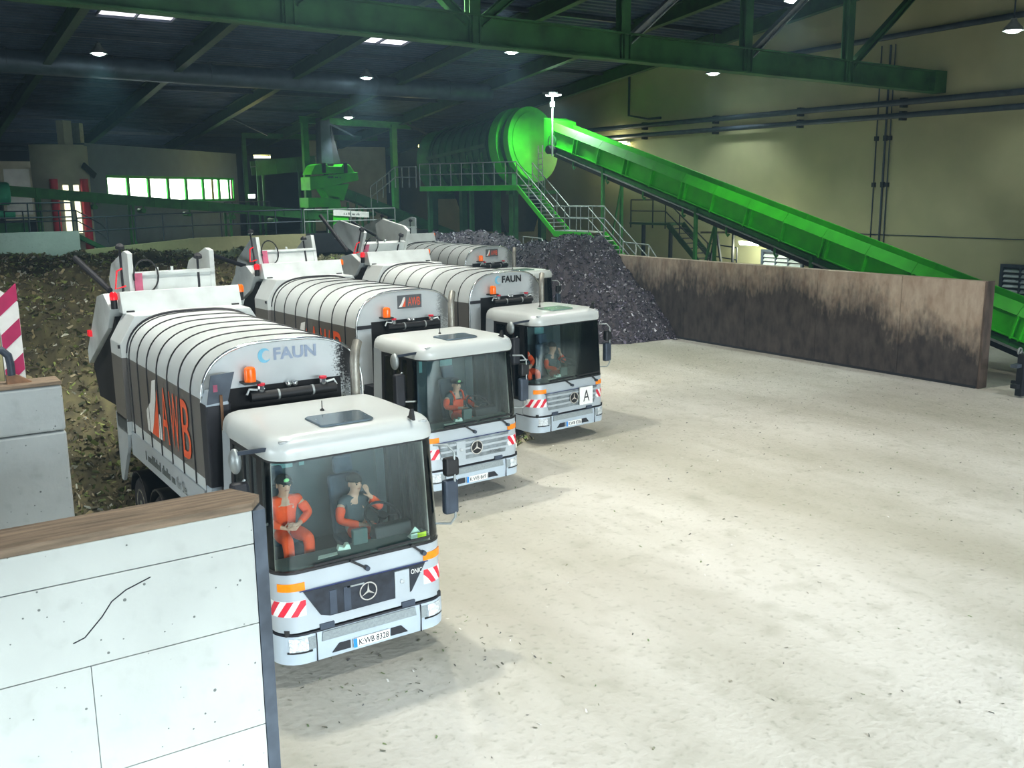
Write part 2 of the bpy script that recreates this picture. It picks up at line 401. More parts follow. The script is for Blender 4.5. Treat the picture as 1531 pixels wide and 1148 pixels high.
# ================================================================== THE SETTING
ROOF = lambda y: 14.66-.112*(y-19.2)
fl = MB(); nx, ny = 60, 80
struct('floor', MB().box(-30, 33, -30, 62, -.3, 0), 'floor')
struct('wall_right', MB().box(33, 33.4, -30, 62, 0, 17.5), 'cream')
struct('wall_front', MB().box(-30, 33, -30.4, -30, 9.6, 14).box(24.5, 33, -30.4, -30, 0, 9.6).box(-30, -16.5, -30.4, -30, 0, 9.6), 'backwall')
struct('wall_left', MB().box(-30.4, -30, -30, 62, 8.2, 17.5).box(-30.4, -30, -30, -8, 0, 8.2).box(-30.4, -30, 24, 62, 0, 8.2), 'backwall')
struct('wall_back', MB().box(-30, 33, 62, 62.4, 0, 14), 'backwall')
# roof deck: folded steel sheet, ribs run across the hall
cd = MB(); rows = []; y = 0.
k = 0
while y < 62.2:
    for dy, dz in ((0, 0), (.16, 0), (.2, .07), (.36, .07)):
        rows.append((y+dy, ROOF(y+dy)+dz))
    y += .4
cd.loft([[(-30, a, z), (33, a, z)] for a, z in rows], cap=False, closed=False)
cd.loft([[(-30, -30.4, 13.3), (33, -30.4, 13.3)], [(-30, 0, ROOF(0)), (33, 0, ROOF(0))]], cap=False, closed=False)
ceil = struct('ceiling', cd, 'roofdeck')
for x in (-3.2, 2.75, 8.35, 14.2, 20., 25.9, 31.6):
    obj('rafter', MB().ibeam((x, 4, ROOF(4)-.36), (x, 61.8, ROOF(61.8)-.36), .34, .66), 'steel_g', ceil)
pb = MB().beam((-20, 0, 0), (33, 0, 0), .12, .16)
pme = pb.mesh('purlin')
for y in np.arange(15.5, 60, 4.6):
    obj('purlin', pme, 'pipe', ceil, off=(0, float(y), ROOF(y)-.09))
# knee braces between rafters, at the far bays
for i, x in enumerate((8.35, 14.2, 20., 25.9)):
    obj('knee_brace', MB().beam((x, 47.5, ROOF(47.5)-.6), (x+2.3, 47.5, ROOF(47.5)-1.6), .12, .12), 'pipe', ceil)
def skylight(n, x0, x1, y0, y1):
    p = lambda x, y, d: (x, y, ROOF(y)-d)
    w = MB().loft([[p(x0, y0, .03), p(x1, y0, .03), p(x1, y1, .03), p(x0, y1, .03)], [p(x0, y0, .0), p(x1, y0, .0), p(x1, y1, .0), p(x0, y1, .0)]])
    o = struct('window_%d' % n, w, 'sky_pane')
    f = MB()
    for a, b in (((x0, y0), (x1, y0)), ((x0, y1), (x1, y1)), ((x0, y0), (x0, y1)), ((x1, y0), (x1, y1)), (((x0+x1)/2, y0), ((x0+x1)/2, y1))):
        f.beam(p(*a, .08), p(*b, .08), .06, .1)
    obj('window_frame', f, 'pipe', o)
skylight(1, 3.7, 6.6, 28.3, 30.9); skylight(2, 14.8, 17.5, 29.3, 31.7)
# louvred windows in the right wall
def louvre_window(n, y0, y1, z0, z1):
    fr = MB()
    for a in ((y0-.12, y0, z0, z1), (y1, y1+.12, z0, z1), (y0-.12, y1+.12, z1, z1+.12), (y0-.12, y1+.12, z0-.12, z0)):
        fr.box(32.86, 33.02, a[0], a[1], a[2], a[3])
    o = struct('window_%d' % n, fr, 'pipe')
    obj('pane', MB().box(32.97, 33.0, y0, y1, z0, z1), 'dark', o)
    for k in range(1, 3):
        yy = y0+(y1-y0)*k/3; obj('mullion', MB().box(32.88, 32.98, yy-.04, yy+.04, z0, z1), 'pipe', o)
    z = z0+.1
    while z < z1-.05:
        obj('slat', MB().prism([(32.88, z), (32.97, z+.1), (32.97, z+.13), (32.88, z+.03)], 'y', y0+.02, y1-.02), 'louvre', o); z += .2
louvre_window(3, 20.2, 22.6, 1.7, 3.25); louvre_window(4, 8.0, 10.1, 1.7, 3.2)
# panel joint and pipes of the right wall
def wall_pipe(name, pts, r, label, clips=()):
    t = thing(name, label, 'pipe', pts[0]); o = Vector(pts[0])
    obj('pipe_run', MB().tube([Vector(p)-o for p in pts], r, 10), 'pipe', t, smooth=60)
    for c in clips: obj('bracket', MB().box(c[0]-o.x-.05, c[0]-o.x+.3, c[1]-o.y-.08, c[1]-o.y+.08, c[2]-o.z-r-.08, c[2]-o.z+r+.06), 'dark', t)
wall_pipe('wall_pipe', [(32.6, -6, 9.9), (32.6, 40, 9.95)], .13, 'upper of two long dark pipes along the cream wall', [(32.6, y, 9.92) for y in (4, 9.5, 15, 20.5, 26, 31.5)])
wall_pipe('wall_pipe', [(32.6, -6, 9.34), (32.6, 36, 9.42)], .12, 'lower of two long dark pipes along the cream wall', [(32.6, y, 9.38) for y in (4, 9.5, 15, 20.5, 26, 31.5)])
wall_pipe('wall_pipe', [(32.7, -6, 13.0), (32.7, 22.5, 12.6)], .12, 'dark pipe high on the cream wall behind the truss end')
for (yy, r, nm) in ((16.4, .03, 'leftmost thin vertical pipe of three on the cream wall'), (15.95, .05, 'middle and thickest vertical pipe of three on the cream wall'), (15.72, .025, 'rightmost thin vertical pipe of three on the cream wall')):
    wall_pipe('vertical_pipe', [(32.93, yy, 0.02), (32.93, yy, 12.4)], r, nm, [(32.93, yy, z) for z in (6.5, 8.5)])
wall_pipe('cable_conduit', [(32.9, 33.1, 13.0), (32.9, 33.1, 10.6), (32.9, 31.5, 10.3), (32.9, 30.4, 10.3)], .07, 'thin dark conduit bending down the wall above the drum')
jm = MB().box(32.975, 33.01, -6, 19, 4.28, 4.32); t1 = struct('trim_1', jm, 'pipe')
# plant deck behind the rear bay wall
struct('floor_deck', MB().box(-30, 24.0, 40.4, 62, 3.4, 3.6), 'deck')
struct('trim_2', MB().box(15.6, 24.0, 40.0, 40.4, 3.1, 4.18), 'dark')

# ================================================================== ROOF TRUSS
def build_truss():
    t = thing('roof_truss', 'huge dark green lattice roof truss spanning the hall above the trucks', 'truss', (0, 13.5, 0))
    def zc(x): return 10.98-.0125*(x-2)
    obj('bottom_chord', MB().ibeam((-14, 0, zc(-14)), (32.2, 0, zc(32.2)), .5, .85, .05), 'truss_g', t)
    obj('top_chord', MB().ibeam((-14, 0, 14.75), (32.9, 0, 14.75), .45, .5, .05), 'truss_g', t)
    obj('end_plate', MB().box(32.15, 32.95, -.28, .28, zc(32)-.43, zc(32)+.43), 'truss_g', t)
    xs = (-6.5, -.9, 4.65, 10.2, 15.8, 21.35, 26.85)
    for x in xs:
        obj('post', MB().ibeam((x, 0, zc(x)-.4), (x, 0, 14.6), .36, .3, .04), 'truss_g', t)
        for s in (-1, 1): obj('stiffener', MB().box(x+s*.12-.015, x+s*.12+.015, -.24, .24, zc(x)-.38, zc(x)+.38), 'truss_g', t)
    for x, s in ((4.65, 1), (10.2, -1), (10.2, 1), (15.8, 1), (21.35, 1), (26.85, 1)):
        obj('diagonal', MB().ibeam((x+s*.2, 0, zc(x)+.2), (x+s*4.9, 0, 14.6), .26, .24, .035), 'galv' if (x == 15.8 or x == 21.35) else 'truss_g', t)
build_truss()

# ventilation duct under the roof
t = thing('ventilation_duct', 'long round grey ventilation duct running under the roof', 'duct', (-8, 37.3, 12.15))
obj('duct_run', MB().tube([(-6, 0, .12), (34, 0, -.28)], .5, 24), 'duct', t, smooth=40)
for k in range(9): x = -4+k*4.4; obj('joint_ring', MB().cyl((x-.04, 0, .1-.01*x), (x+.04, 0, .1-.01*x), .54, 24), 'duct', t, smooth=40)

# ================================================================== LAMPS
def spot(parent, loc, power, color, size=1.85, blend=.6, radius=.3):
    l = bpy.data.lights.new('lamp_light', 'SPOT'); l.energy = power; l.color = color; l.spot_size = size; l.spot_blend = blend; l.shadow_soft_size = radius
    o = bpy.data.objects.new('lamp_light', l); COL.objects.link(o); o.parent = parent; o.location = loc; return o
def high_bay(x, y, z, label, power, color=(.85, 1, .96), rod=None):
    t = thing('high_bay_lamp', label, 'lamp', (x, y, z), 0, 'high bay lamps under the roof')
    obj('reflector', MB().lathe([(.10, .42), (.13, .3), (.3, .12), (.36, 0), (.34, 0), (.28, .1), (.11, .28), (.09, .4)], (0, 0, 0), (0, 0, 1), 20), 'galv', t, smooth=40)
    obj('bulb', MB().ball((0, 0, .02), .26, 14, 8, (1, 1, .42)), 'lamp_w', t, smooth=180)
    top = (rod if rod else ROOF(y)-z-.3)
    obj('hanger', MB().cyl((0, 0, .4), (0, 0, max(.5, top)), .03, 6), 'pipe', t)
    spot(t, (0, 0, -.2), power, color)
    return t
high_bay(4.44, 34.5, 12.3, 'green-white high bay lamp at the far left under the roof', 2000, (.6, 1, .85))
high_bay(17.46, 35.5, 12.1, 'bright high bay lamp hanging just above the round duct', 3600)
high_bay(21.66, 28.5, 12.8, 'bright high bay lamp just below the middle of the truss', 1700)
high_bay(21.44, 46.5, 11.0, 'small distant high bay lamp over the green gantry', 1400)
high_bay(30.6, 24.19, 11.9, 'dim lamp near the cream wall below the truss chord', 650)
high_bay(25.9, 15.4, 13.45, 'high bay lamp at the top edge, between the truss diagonals', 1700)
high_bay(30, 8.89, 11.8, 'large bright high bay lamp at the right picture edge', 220)
for x, y, z, w, lab in ((1.5, -4, 13.2, 1500, 'over the floor before the nearest truck'), (11, -5, 13.2, 1500, 'over the open floor at the front'), (19.5, -3, 13.2, 1500, 'over the open floor at the front right'),
                   (0, 4.2, 13.6, 3400, 'over the nearest truck'), (4.6, 9.2, 13.4, 3400, 'over the second truck'), (9.0, 14.2, 13.2, 3000, 'over the third truck'), (16.5, 7, 13.5, 2400, 'over the floor by the stained wall'), (-4, 13, 13.4, 1900, 'over the green waste heap'), (15, 19.5, 13.4, 2600, 'over the rearmost truck behind the truss chord')):
    high_bay(x, y, z, 'added unseen high bay lamp ' + lab, w, (1, .985, .9), rod=2.2 if y < 3 else None)  # lamps out of view, added to brighten floor, trucks and heap
t = thing('pole_lamp', 'cool white floodlight on a thin white pole at the conveyor head', 'lamp', (26.45, 31.8, 8.2))
obj('pole', MB().cyl((0, 0, 0), (0, 0, 3.1), .05, 8), 'white', t); obj('junction_box', MB().box(-.09, .09, -.09, .09, 2.55, 2.8), 'white', t)
obj('lamp_head', MB().prism([(-.15, 3.1), (.45, 3.22), (.5, 3.34), (-.1, 3.3)], 'x', -.3, .3), 'galv', t)
obj('lamp_lens', MB().box(-.28, .28, -.42, .2, 3.1, 3.16), 'lamp_w', t); spot(t, (0, -.2, 2.95), 1500, (.75, 1, .92), 2.9)
def tube_lamp(label, loc, d, mat, power, color, hang=0):
    t = thing('tube_lamp', label, 'lamp', loc); d = Vector(d)
    obj('housing', MB().beam(-d*1.06+Vector((0, 0, .07)), d*1.06+Vector((0, 0, .07)), .22, .1), 'white', t)
    obj('tube', MB().cyl(-d, d, .085, 10), mat, t)
    if hang: obj('hanger', MB().cyl((0, 0, .1), (0, 0, hang), .025, 6), 'pipe', t)
    if power:
        l = bpy.data.lights.new('lamp_light', 'POINT'); l.energy = power; l.color = color; l.shadow_soft_size = .3
        o = bpy.data.objects.new('lamp_light', l); COL.objects.link(o); o.parent = t; o.location = (-.35, 0, -.25)
    return t
tube_lamp('long warm fluorescent tube on the cream wall above the conveyor', (32.885, 34, 9.05), (0, .9, 0), 'lamp_y', 160, (1, .95, .6))
tube_lamp('bright fluorescent lamp under the inclined conveyor by the louvred window', (31.6, 22.2, 3.72), (0, .75, 0), 'lamp_w', 300, (.95, 1, .75))
tube_lamp('glowing yellow tube lamp beside the grey control room', (16.42, 48.45, 8.63), (.42, -.25, 0), 'lamp_y', 90, (1, .9, .3))
tube_lamp('small yellow tube lamp at the far end of the drum', (25.8, 44.76, 9.23), (.3, -.18, 0), 'lamp_y', 80, (1, .85, .3), ROOF(44.76)-9.23)

# ================================================================== BAY WALLS
def bay_wall_front():
    t = thing('bay_wall', 'near white cast concrete bay wall with dark seams and a timber top', 'wall', (-2.3, -2.45, 0))
    rows = [(0, 1.125), (1.133, 2.213), (2.221, 3.034), (3.042, 3.37)]
    for i, (a, b) in enumerate(rows):
        cuts = [(-9, -1.556), (-1.551, -.0)] if i < 2 else [(-9, 0)]
        for c in cuts: obj('panel', MB().box(c[0], c[1], .0, .5, a, b), 'conc', t, bevel=.006)
    obj('core', MB().box(-8.98, -.03, .02, .47, 0, 3.36), 'pipe', t)
    obj('end_plate', MB().prism([(.004, -.012), (.13, .0), (.14, .2), (.02, .5), (.004, .5)], 'z', 0, 3.37), 'galv_d', t)
    obj('cap_board', MB().prism([(-9, -.02), (.0, -.02), (.15, .2), (-.02, .56), (-9, .56)], 'z', 3.375, 3.46), 'timber', t, bevel=.012)
    # crack
    cr = [(-.98, 2.93), (-1.2, 2.86), (-1.33, 2.78), (-1.42, 2.66), (-1.5, 2.58), (-1.58, 2.5), (-1.68, 2.47)]
    obj('crack', MB().tube([(x, -.001, z) for x, z in cr], .006, 5), 'dark', t)
bay_wall_front()
def bay_block():
    t = thing('bay_wall', 'grey concrete bay wall block with a bent pipe on top, at the left edge', 'wall', (-2.65, 5.6, 0))
    obj('panel', MB().box(-7, 0, 0, .55, 0, 2.6), 'conc_g', t, bevel=.04); obj('panel', MB().box(-7, 0, 0, .55, 2.615, 3.36), 'conc_g', t, bevel=.04)
    obj('cap', MB().box(-7, 0, 0, .55, 3.37, 3.43), 'timber', t, bevel=.01)
    obj('bent_pipe', MB().tube([(-3, .25, 4.0), (-.95, .25, 4.0), (-.78, .25, 3.97), (-.7, .25, 3.88), (-.68, .25, 3.75), (-.68, .25, 3.42)], .06, 10), 'pipe', t, smooth=60)
    obj('pipe_foot', MB().prism([(-.76, 3.43), (-.4, 3.43), (-.6, 3.56), (-.76, 3.56)], 'y', .18, .34), 'copper', t)
bay_block()
def striped_end():
    t = thing('bay_wall', 'concrete wall end with red and white diagonal warning stripes at the left edge', 'wall', (-2.75, 9.0, 0))
    obj('wall_body', MB().prism([(-4, 0), (-.36, 0), (-.36, 4.72), (-4, 4.72)], 'y', 0, .8), 'conc_y', t)
    obj('edge_post', MB().prism([(-.35, 0), (0, 0), (0, 4.42), (-.35, 4.72)], 'y', -.02, .8), 'plate', t)
    z = .2
    while z < 4.2:
        obj('stripe', MB().prism([(-.34, z), (-.005, z+.3), (-.005, z+.62), (-.34, z+.32)], 'y', -.03, -.015), 'magenta', t); z += .66
striped_end()
def dark_wall():
    t = thing('bay_wall', 'long bay wall stained dark brown and pale along its top edge, behind the open floor', 'wall', (24.2, 0, 0))
    ys = [5.75, 8.7, 12.2, 15.7, 19.2, 22.7, 26.2, 29.7, 33.2, 36.7, 40.0]
    for a, b in zip(ys, ys[1:]):
        n = 1
        obj('panel', MB().box(0, .4, a+.008, b-.008, 0, 3.42), 'darkwall', t, bevel=.01)
    obj('core', MB().box(.03, .38, 5.78, 39.9, 0, 3.4), 'dark', t)
    obj('end_plate', MB().box(-.015, .42, 5.68, 5.745, 0, 3.44), 'rust', t)
    obj('kerb_angle', MB().prism([(-.05, 0), (0, 0), (0, .08)], 'y', 5.8, 39), 'dark', t)
dark_wall()
def rear_wall():
    t = thing('retaining_wall', 'yellowish concrete retaining wall behind the green waste heap', 'wall', (0, 40, 0))
    ns = 4; xs = [3.95, 6.9, 9.8, 12.7, 15.6]; z = lambda x: 3.74+.43*min(1, (x-3.9)/6)
    for a, b in zip(xs, xs[1:]): obj('panel', MB().prism([(a, 0), (b-.01, 0), (b-.01, z(b)), (a, z(a))], 'y', 0, .4), 'conc_y', t)
    t = thing('retaining_wall', 'taller grey concrete retaining wall at the far left edge', 'wall', (0, 39.6, 0))
    for a, b in ((-12, -4.01), (-4, 3.9)): obj('panel', MB().box(a, b, 0, .5, 0, 4.7), 'conc_g', t)
rear_wall()
# handrail on the rear wall
def railing(name, pts, h, label, n_mid=1, spacing=1.6, r=.03, mat='galv', parent=None, post_r=None):
    o = Vector(pts[0]); t = thing(name, label, 'railing', o) if parent is None else parent
    if parent is not None: o = Vector((0, 0, 0))
    P = [Vector(p)-o for p in pts]
    for k in range(n_mid+1):
        zz = h*(1-k/(n_mid+1)); obj('rail', MB().tube([p+Vector((0, 0, zz)) for p in P], r, 8), mat, t, smooth=60)
    for a, b in zip(P, P[1:]):
        n = max(1, round((b-a).length/spacing))
        for i in range(n+(1 if b is P[-1] else 0)):
            q = a.lerp(b, i/n); obj('post', MB().cyl(q, q+Vector((0, 0, h)), post_r or r*.95, 8), mat, t, smooth=60)
    return t
railing('handrail', [(3.95, 40.15, 4.0), (8, 40.15, 4.12), (15.45, 40.15, 4.2)], 1.3, 'thin grey handrail along the yellowish retaining wall', 1, 1.45, .035, 'pipe')
railing('handrail', [(15.6, 40.15, 4.18), (21.2, 40.15, 4.18)], 1.3, 'grey handrail behind the lifted truck tailgates, below the gantry', 1, 1.3, .035, 'galv')
railing('handrail', [(-2, 39.85, 4.7), (3.7, 39.85, 4.7)], 1.35, 'thin grey handrail on the tall wall at the left edge', 1, 2.1, .035, 'pipe')

# ================================================================== HEAPS
def fbm(x, y, s=1.): return mnoise.fractal(Vector((x*s, y*s, 3.1)), 1., 2., 5)
def heap(name, label, hf, x0, x1, y0, y1, step, nflake, cols, mat, base_cols, sz, group=None):
    nx = int((x1-x0)/step)+1; ny = int((y1-y0)/step)+1
    xs = np.linspace(x0, x1, nx); ys = np.linspace(y0, y1, ny)
    H = np.zeros((ny, nx))
    for j in range(ny):
        for i in range(nx): H[j, i] = max(-.08, hf(xs[i], ys[j]))
    X, Y = np.meshgrid(xs, ys)
    V = np.stack([X, Y, H], -1).reshape(-1, 3)
    idx = np.arange(nx*ny).reshape(ny, nx)
    F = np.stack([idx[:-1, :-1], idx[:-1, 1:], idx[1:, 1:], idx[1:, :-1]], -1).reshape(-1, 4)
    keep = H.reshape(-1)[F].max(1) > -.03; F = F[keep]
    # clods and shreds
    gi = ((ny-1)*RNG.random(nflake)**1.25).astype(int); gj = RNG.integers(0, nx-1, nflake); u = RNG.random(nflake); v = RNG.random(nflake)
    h = H[gi, gj]*(1-u)*(1-v)+H[gi, gj+1]*u*(1-v)+H[gi+1, gj]*(1-u)*v+H[gi+1, gj+1]*u*v
    P = np.stack([xs[gj]+u*(xs[1]-xs[0]), ys[gi]+v*(ys[1]-ys[0]), h+RNG.random(nflake)*.05], -1)
    ok = h > .0; P = P[ok]; n = len(P)
    a = RNG.normal(size=(n, 3)); a /= np.linalg.norm(a, axis=1)[:, None]
    b = RNG.normal(size=(n, 3)); b -= a*(a*b).sum(1)[:, None]; b /= np.linalg.norm(b, axis=1)[:, None]
    L = sz*(0.35+RNG.random(n)**2*1.3); w = L*(.15+.55*RNG.random(n))
    q = np.stack([P-a*L[:, None]-b*w[:, None], P+a*L[:, None]-b*w[:, None]*.4, P+a*L[:, None]*.8+b*w[:, None], P-a*L[:, None]*.7+b*w[:, None]*.8], 1)
    c = np.cross(a, b)
    q[:, 1] += c*(w*.5)[:, None]
    nv0 = len(V); V2 = np.concatenate([V, q.reshape(-1, 3)]); F2 = np.arange(nv0, nv0+4*n).reshape(-1, 4)
    me = bpy.data.meshes.new(name); Fa = np.concatenate([F, F2])
    me.vertices.add(len(V2)); me.vertices.foreach_set('co', V2.ravel())
    me.loops.add(Fa.size); me.loops.foreach_set('vertex_index', Fa.ravel().astype(np.int32))
    me.polygons.add(len(Fa)); me.polygons.foreach_set('loop_start', np.arange(0, Fa.size, 4, dtype=np.int32)); me.polygons.foreach_set('loop_total', np.full(len(Fa), 4, np.int32))
    me.update(calc_edges=True)
    cols = np.array([rgb(*x) for x in cols]); base = np.array([rgb(*x) for x in base_cols])
    C = np.ones((len(V2), 4)); C[:nv0, :3] = base[RNG.integers(0, len(base), nv0)]
    fc = cols[RNG.integers(0, len(cols), n)]*(.5+.9*RNG.random((n, 1))); C[nv0:, :3] = np.repeat(fc, 4, 0)
    at = me.color_attributes.new('tint', 'FLOAT_COLOR', 'POINT'); at.data.foreach_set('color', C.ravel())
    return obj(name, me, mat)
def hl(x, y):
    rise = min(1, max(0, (y-7.0)/14.)); rise = rise*rise*(3-2*rise)
    e = 1-min(1, max(0, (x+1.2)/3.0)) if y < 14 else 1.
    h = 3.75*rise+ .55*math.exp(-((x+1)/6)**2-((y-26)/5)**2)-.5*max(0, (x-6)/12)
    if y > 30: h -= .06*(y-30)
    # keep clear of truck bodies and of the left bay walls
    cap = 9.
    for cx, cy in ((0., 8.6), (4.75, 14.), (8.9, 16.8)):
        if y < cy+4: cap = min(cap, .35+max(0, abs(x-cx)-1.4)*1.15+max(0, y-cy-.2)*1.3)
    h = min(h, cap)
    if x < -2.2: h -= max(0, 1-abs(y-8)/5)*.4
    if x > 9: h -= (x-9)*.5*max(0, 1-(y-20)/18) if y < 38 else 0
    n = fbm(x, y, .5)*.45+fbm(x+9, y, 1.8)*.16
    return min(h+n*min(1, max(.12, h*.7)), 4.35)-.02
tag(heap('green_waste_heap', '', hl, -12, 17, 6.3, 39.5, .17, 115000,
     [(142, 150, 92), (118, 132, 80), (158, 146, 110), (116, 106, 80), (94, 88, 70), (146, 162, 92), (130, 118, 88), (176, 166, 136), (84, 92, 62), (120, 112, 82), (214, 216, 200)], 'heap_g', [(92, 88, 64), (108, 104, 72), (78, 74, 56)], .066),
    'big heap of shredded green waste behind the trucks', 'compost heap', kind='stuff')
def hr(x, y):
    h = 0
    h = 3.85*math.exp(-(max(0, 23.0-x)/2.9)**2)
    h *= min(1, max(0, (y-19.6)/5.2))**.75
    h += .35*math.exp(-((y-25.5)/2.2)**2) - .35*math.exp(-((y-29.5)/1.8)**2)+.25*math.exp(-((y-35)/3)**2)
    if y < 28: h -= max(0, 21.5-x)*.35
    if x < 18.6 and y < 28: h -= 2
    n = fbm(x+40, y, .6)*.4+fbm(x+9, y+30, 2.)*.15
    return min(h+n*min(1, max(.1, h*.6)), 4.3)-.03
tag(heap('compost_heap', '', hr, 15.5, 24.18, 18.9, 39.5, .15, 42000,
     [(112, 104, 122), (92, 84, 98), (76, 70, 82), (126, 120, 140), (98, 88, 88), (82, 74, 76), (66, 62, 74), (144, 136, 150), (214, 214, 222)], 'heap_d', [(76, 70, 78), (64, 60, 68), (86, 78, 84)], .06),
    'dark purplish heap of compost against the stained bay wall', 'compost heap', kind='stuff')
# loose litter on the floor
def litter():
    n = 3000; P = []
    while len(P) < n:
        x = random.uniform(-2, 24); y = random.uniform(-9, 20)
        w = .12+.9*max(0, min(1, (x-6)/14))*max(0, min(1, (y+3)/14))
        if abs(x-24) < 1.0 and y > 5: w = 1.
        for cx, cy in ((0, 0), (5.1, 5.5), (9.8, 8.2), (16.7, 19.4)):
            if abs(x-cx-.4) < 1.7 and -1.2 < y-cy < 1.2: w = .9
        if random.random() < w: P.append((x, y))
    V = []; F = []; C = []
    pal = [rgb(*c) for c in ((128, 128, 106), (108, 108, 92), (112, 132, 90), (140, 136, 120), (90, 88, 80), (120, 136, 90), (232, 232, 226), (92, 92, 92))]
    for x, y in P:
        s = random.uniform(.006, .022); a = random.uniform(0, PI); c, d = math.cos(a)*s*1.6, math.sin(a)*s*1.6; e, f = -math.sin(a)*s*.6, math.cos(a)*s*.6
        b = len(V); z = .004
        V += [(x-c-e, y-d-f, z), (x+c-e, y+d-f, z+random.random()*.01), (x+c+e, y+d+f, z+random.random()*.02), (x-c+e, y-d+f, z)]; F.append((b, b+1, b+2, b+3)); C += [random.choice(pal)]*4
    me = bpy.data.meshes.new('floor_litter'); me.from_pydata(V, [], F)
    at = me.color_attributes.new('tint', 'FLOAT_COLOR', 'POINT'); at.data.foreach_set('color', np.array([(*c, 1) for c in C]).ravel())
    tag(obj('floor_litter', me, 'litter'), 'scattered leaf crumbs and litter on the concrete floor', 'litter', kind='stuff')
litter()

# ================================================================== REFUSE TRUCKS
# truck frame: x across (picture right +), y towards the tail, z up; the front bumper is at y = 0
def UO(u, hw, yf, r, yb, off=0.):
    s = 1 if u >= 0 else -1; u = abs(u)
    if u <= 1: return (s*u*(hw-r), yf-off)
    if u <= 2:
        a = (u-1)*PI/2; return (s*(hw-r+(r+off)*math.sin(a)), yf+r-(r+off)*math.cos(a))
    return (s*(hw+off), yf+r+(u-2)*(yb-yf-r))
def cabdim(z):
    t = min(1, max(0, (z-1.58)/1.52))
    return (1.225+.01*min(1, z/1.58)-.055*t, .0+.03*min(1, max(0, (z-.8)/.78))+.07*t, .3)
YB = 2.05
def us(u0, u1):
    out = [u0]; k = 0
    for a in np.arange(-3, 3.001, 1/6):
        if u0+1e-4 < a < u1-1e-4: out.append(float(a))
    return out+[u1]
def cab_patch(mb, u0, u1, zs, off=0., th=.04):
    U = us(u0, u1)
    g = lambda o: [[(*UO(u, *cabdim(z)[:2], cabdim(z)[2], YB, o), z) for u in U] for z in zs]
    return mb.shell(g(off), g(off-th))
def bump_patch(mb, u0, u1, zs, off=0., th=.03):
    U = us(u0, u1); g = lambda o: [[(*UO(u, 1.245, -.05+.03*abs(z-.55)/.2*.5, .34, 1.1, o), z) for u in U] for z in zs]
    return mb.shell(g(off), g(off-th))
def front_u(x): return x/(1.235-.3)   # for |x| < .93

def star(mb, c, r, y, th=.012):
    cx, cz = c
    n = 32; ring = []
    mb.loft([[(cx+rr*math.sin(2*PI*k/n), yy, cz+rr*math.cos(2*PI*k/n)) for k in range(n)] for rr, yy in ((r, y), (r, y-th), (r*.86, y-th), (r*.86, y), (r, y))], cap=False)
    for k in range(3):
        a = 2*PI*k/3; p = (cx+r*.9*math.sin(a), cz+r*.9*math.cos(a))
        b1 = (cx+.14*r*math.sin(a+PI/3), cz+.14*r*math.cos(a+PI/3)); b2 = (cx+.14*r*math.sin(a-PI/3), cz+.14*r*math.cos(a-PI/3))
        mb.prism([p, b1, (cx, cz), b2], 'y', y-th, y)
    return mb
def hull_profile():
    q = []
    for k in range(13):
        a = PI/2*k/12; c, d = math.cos(a), math.sin(a)
        q.append((1.28*c**(2/3.2), 3.35+.87*d**(2/2.5)))
    r = [(1.28, 2.05)]+q
    return [(-x, z) for x, z in r]+[(x, z) for x, z in r[:-1][::-1]]
HULL = hull_profile()

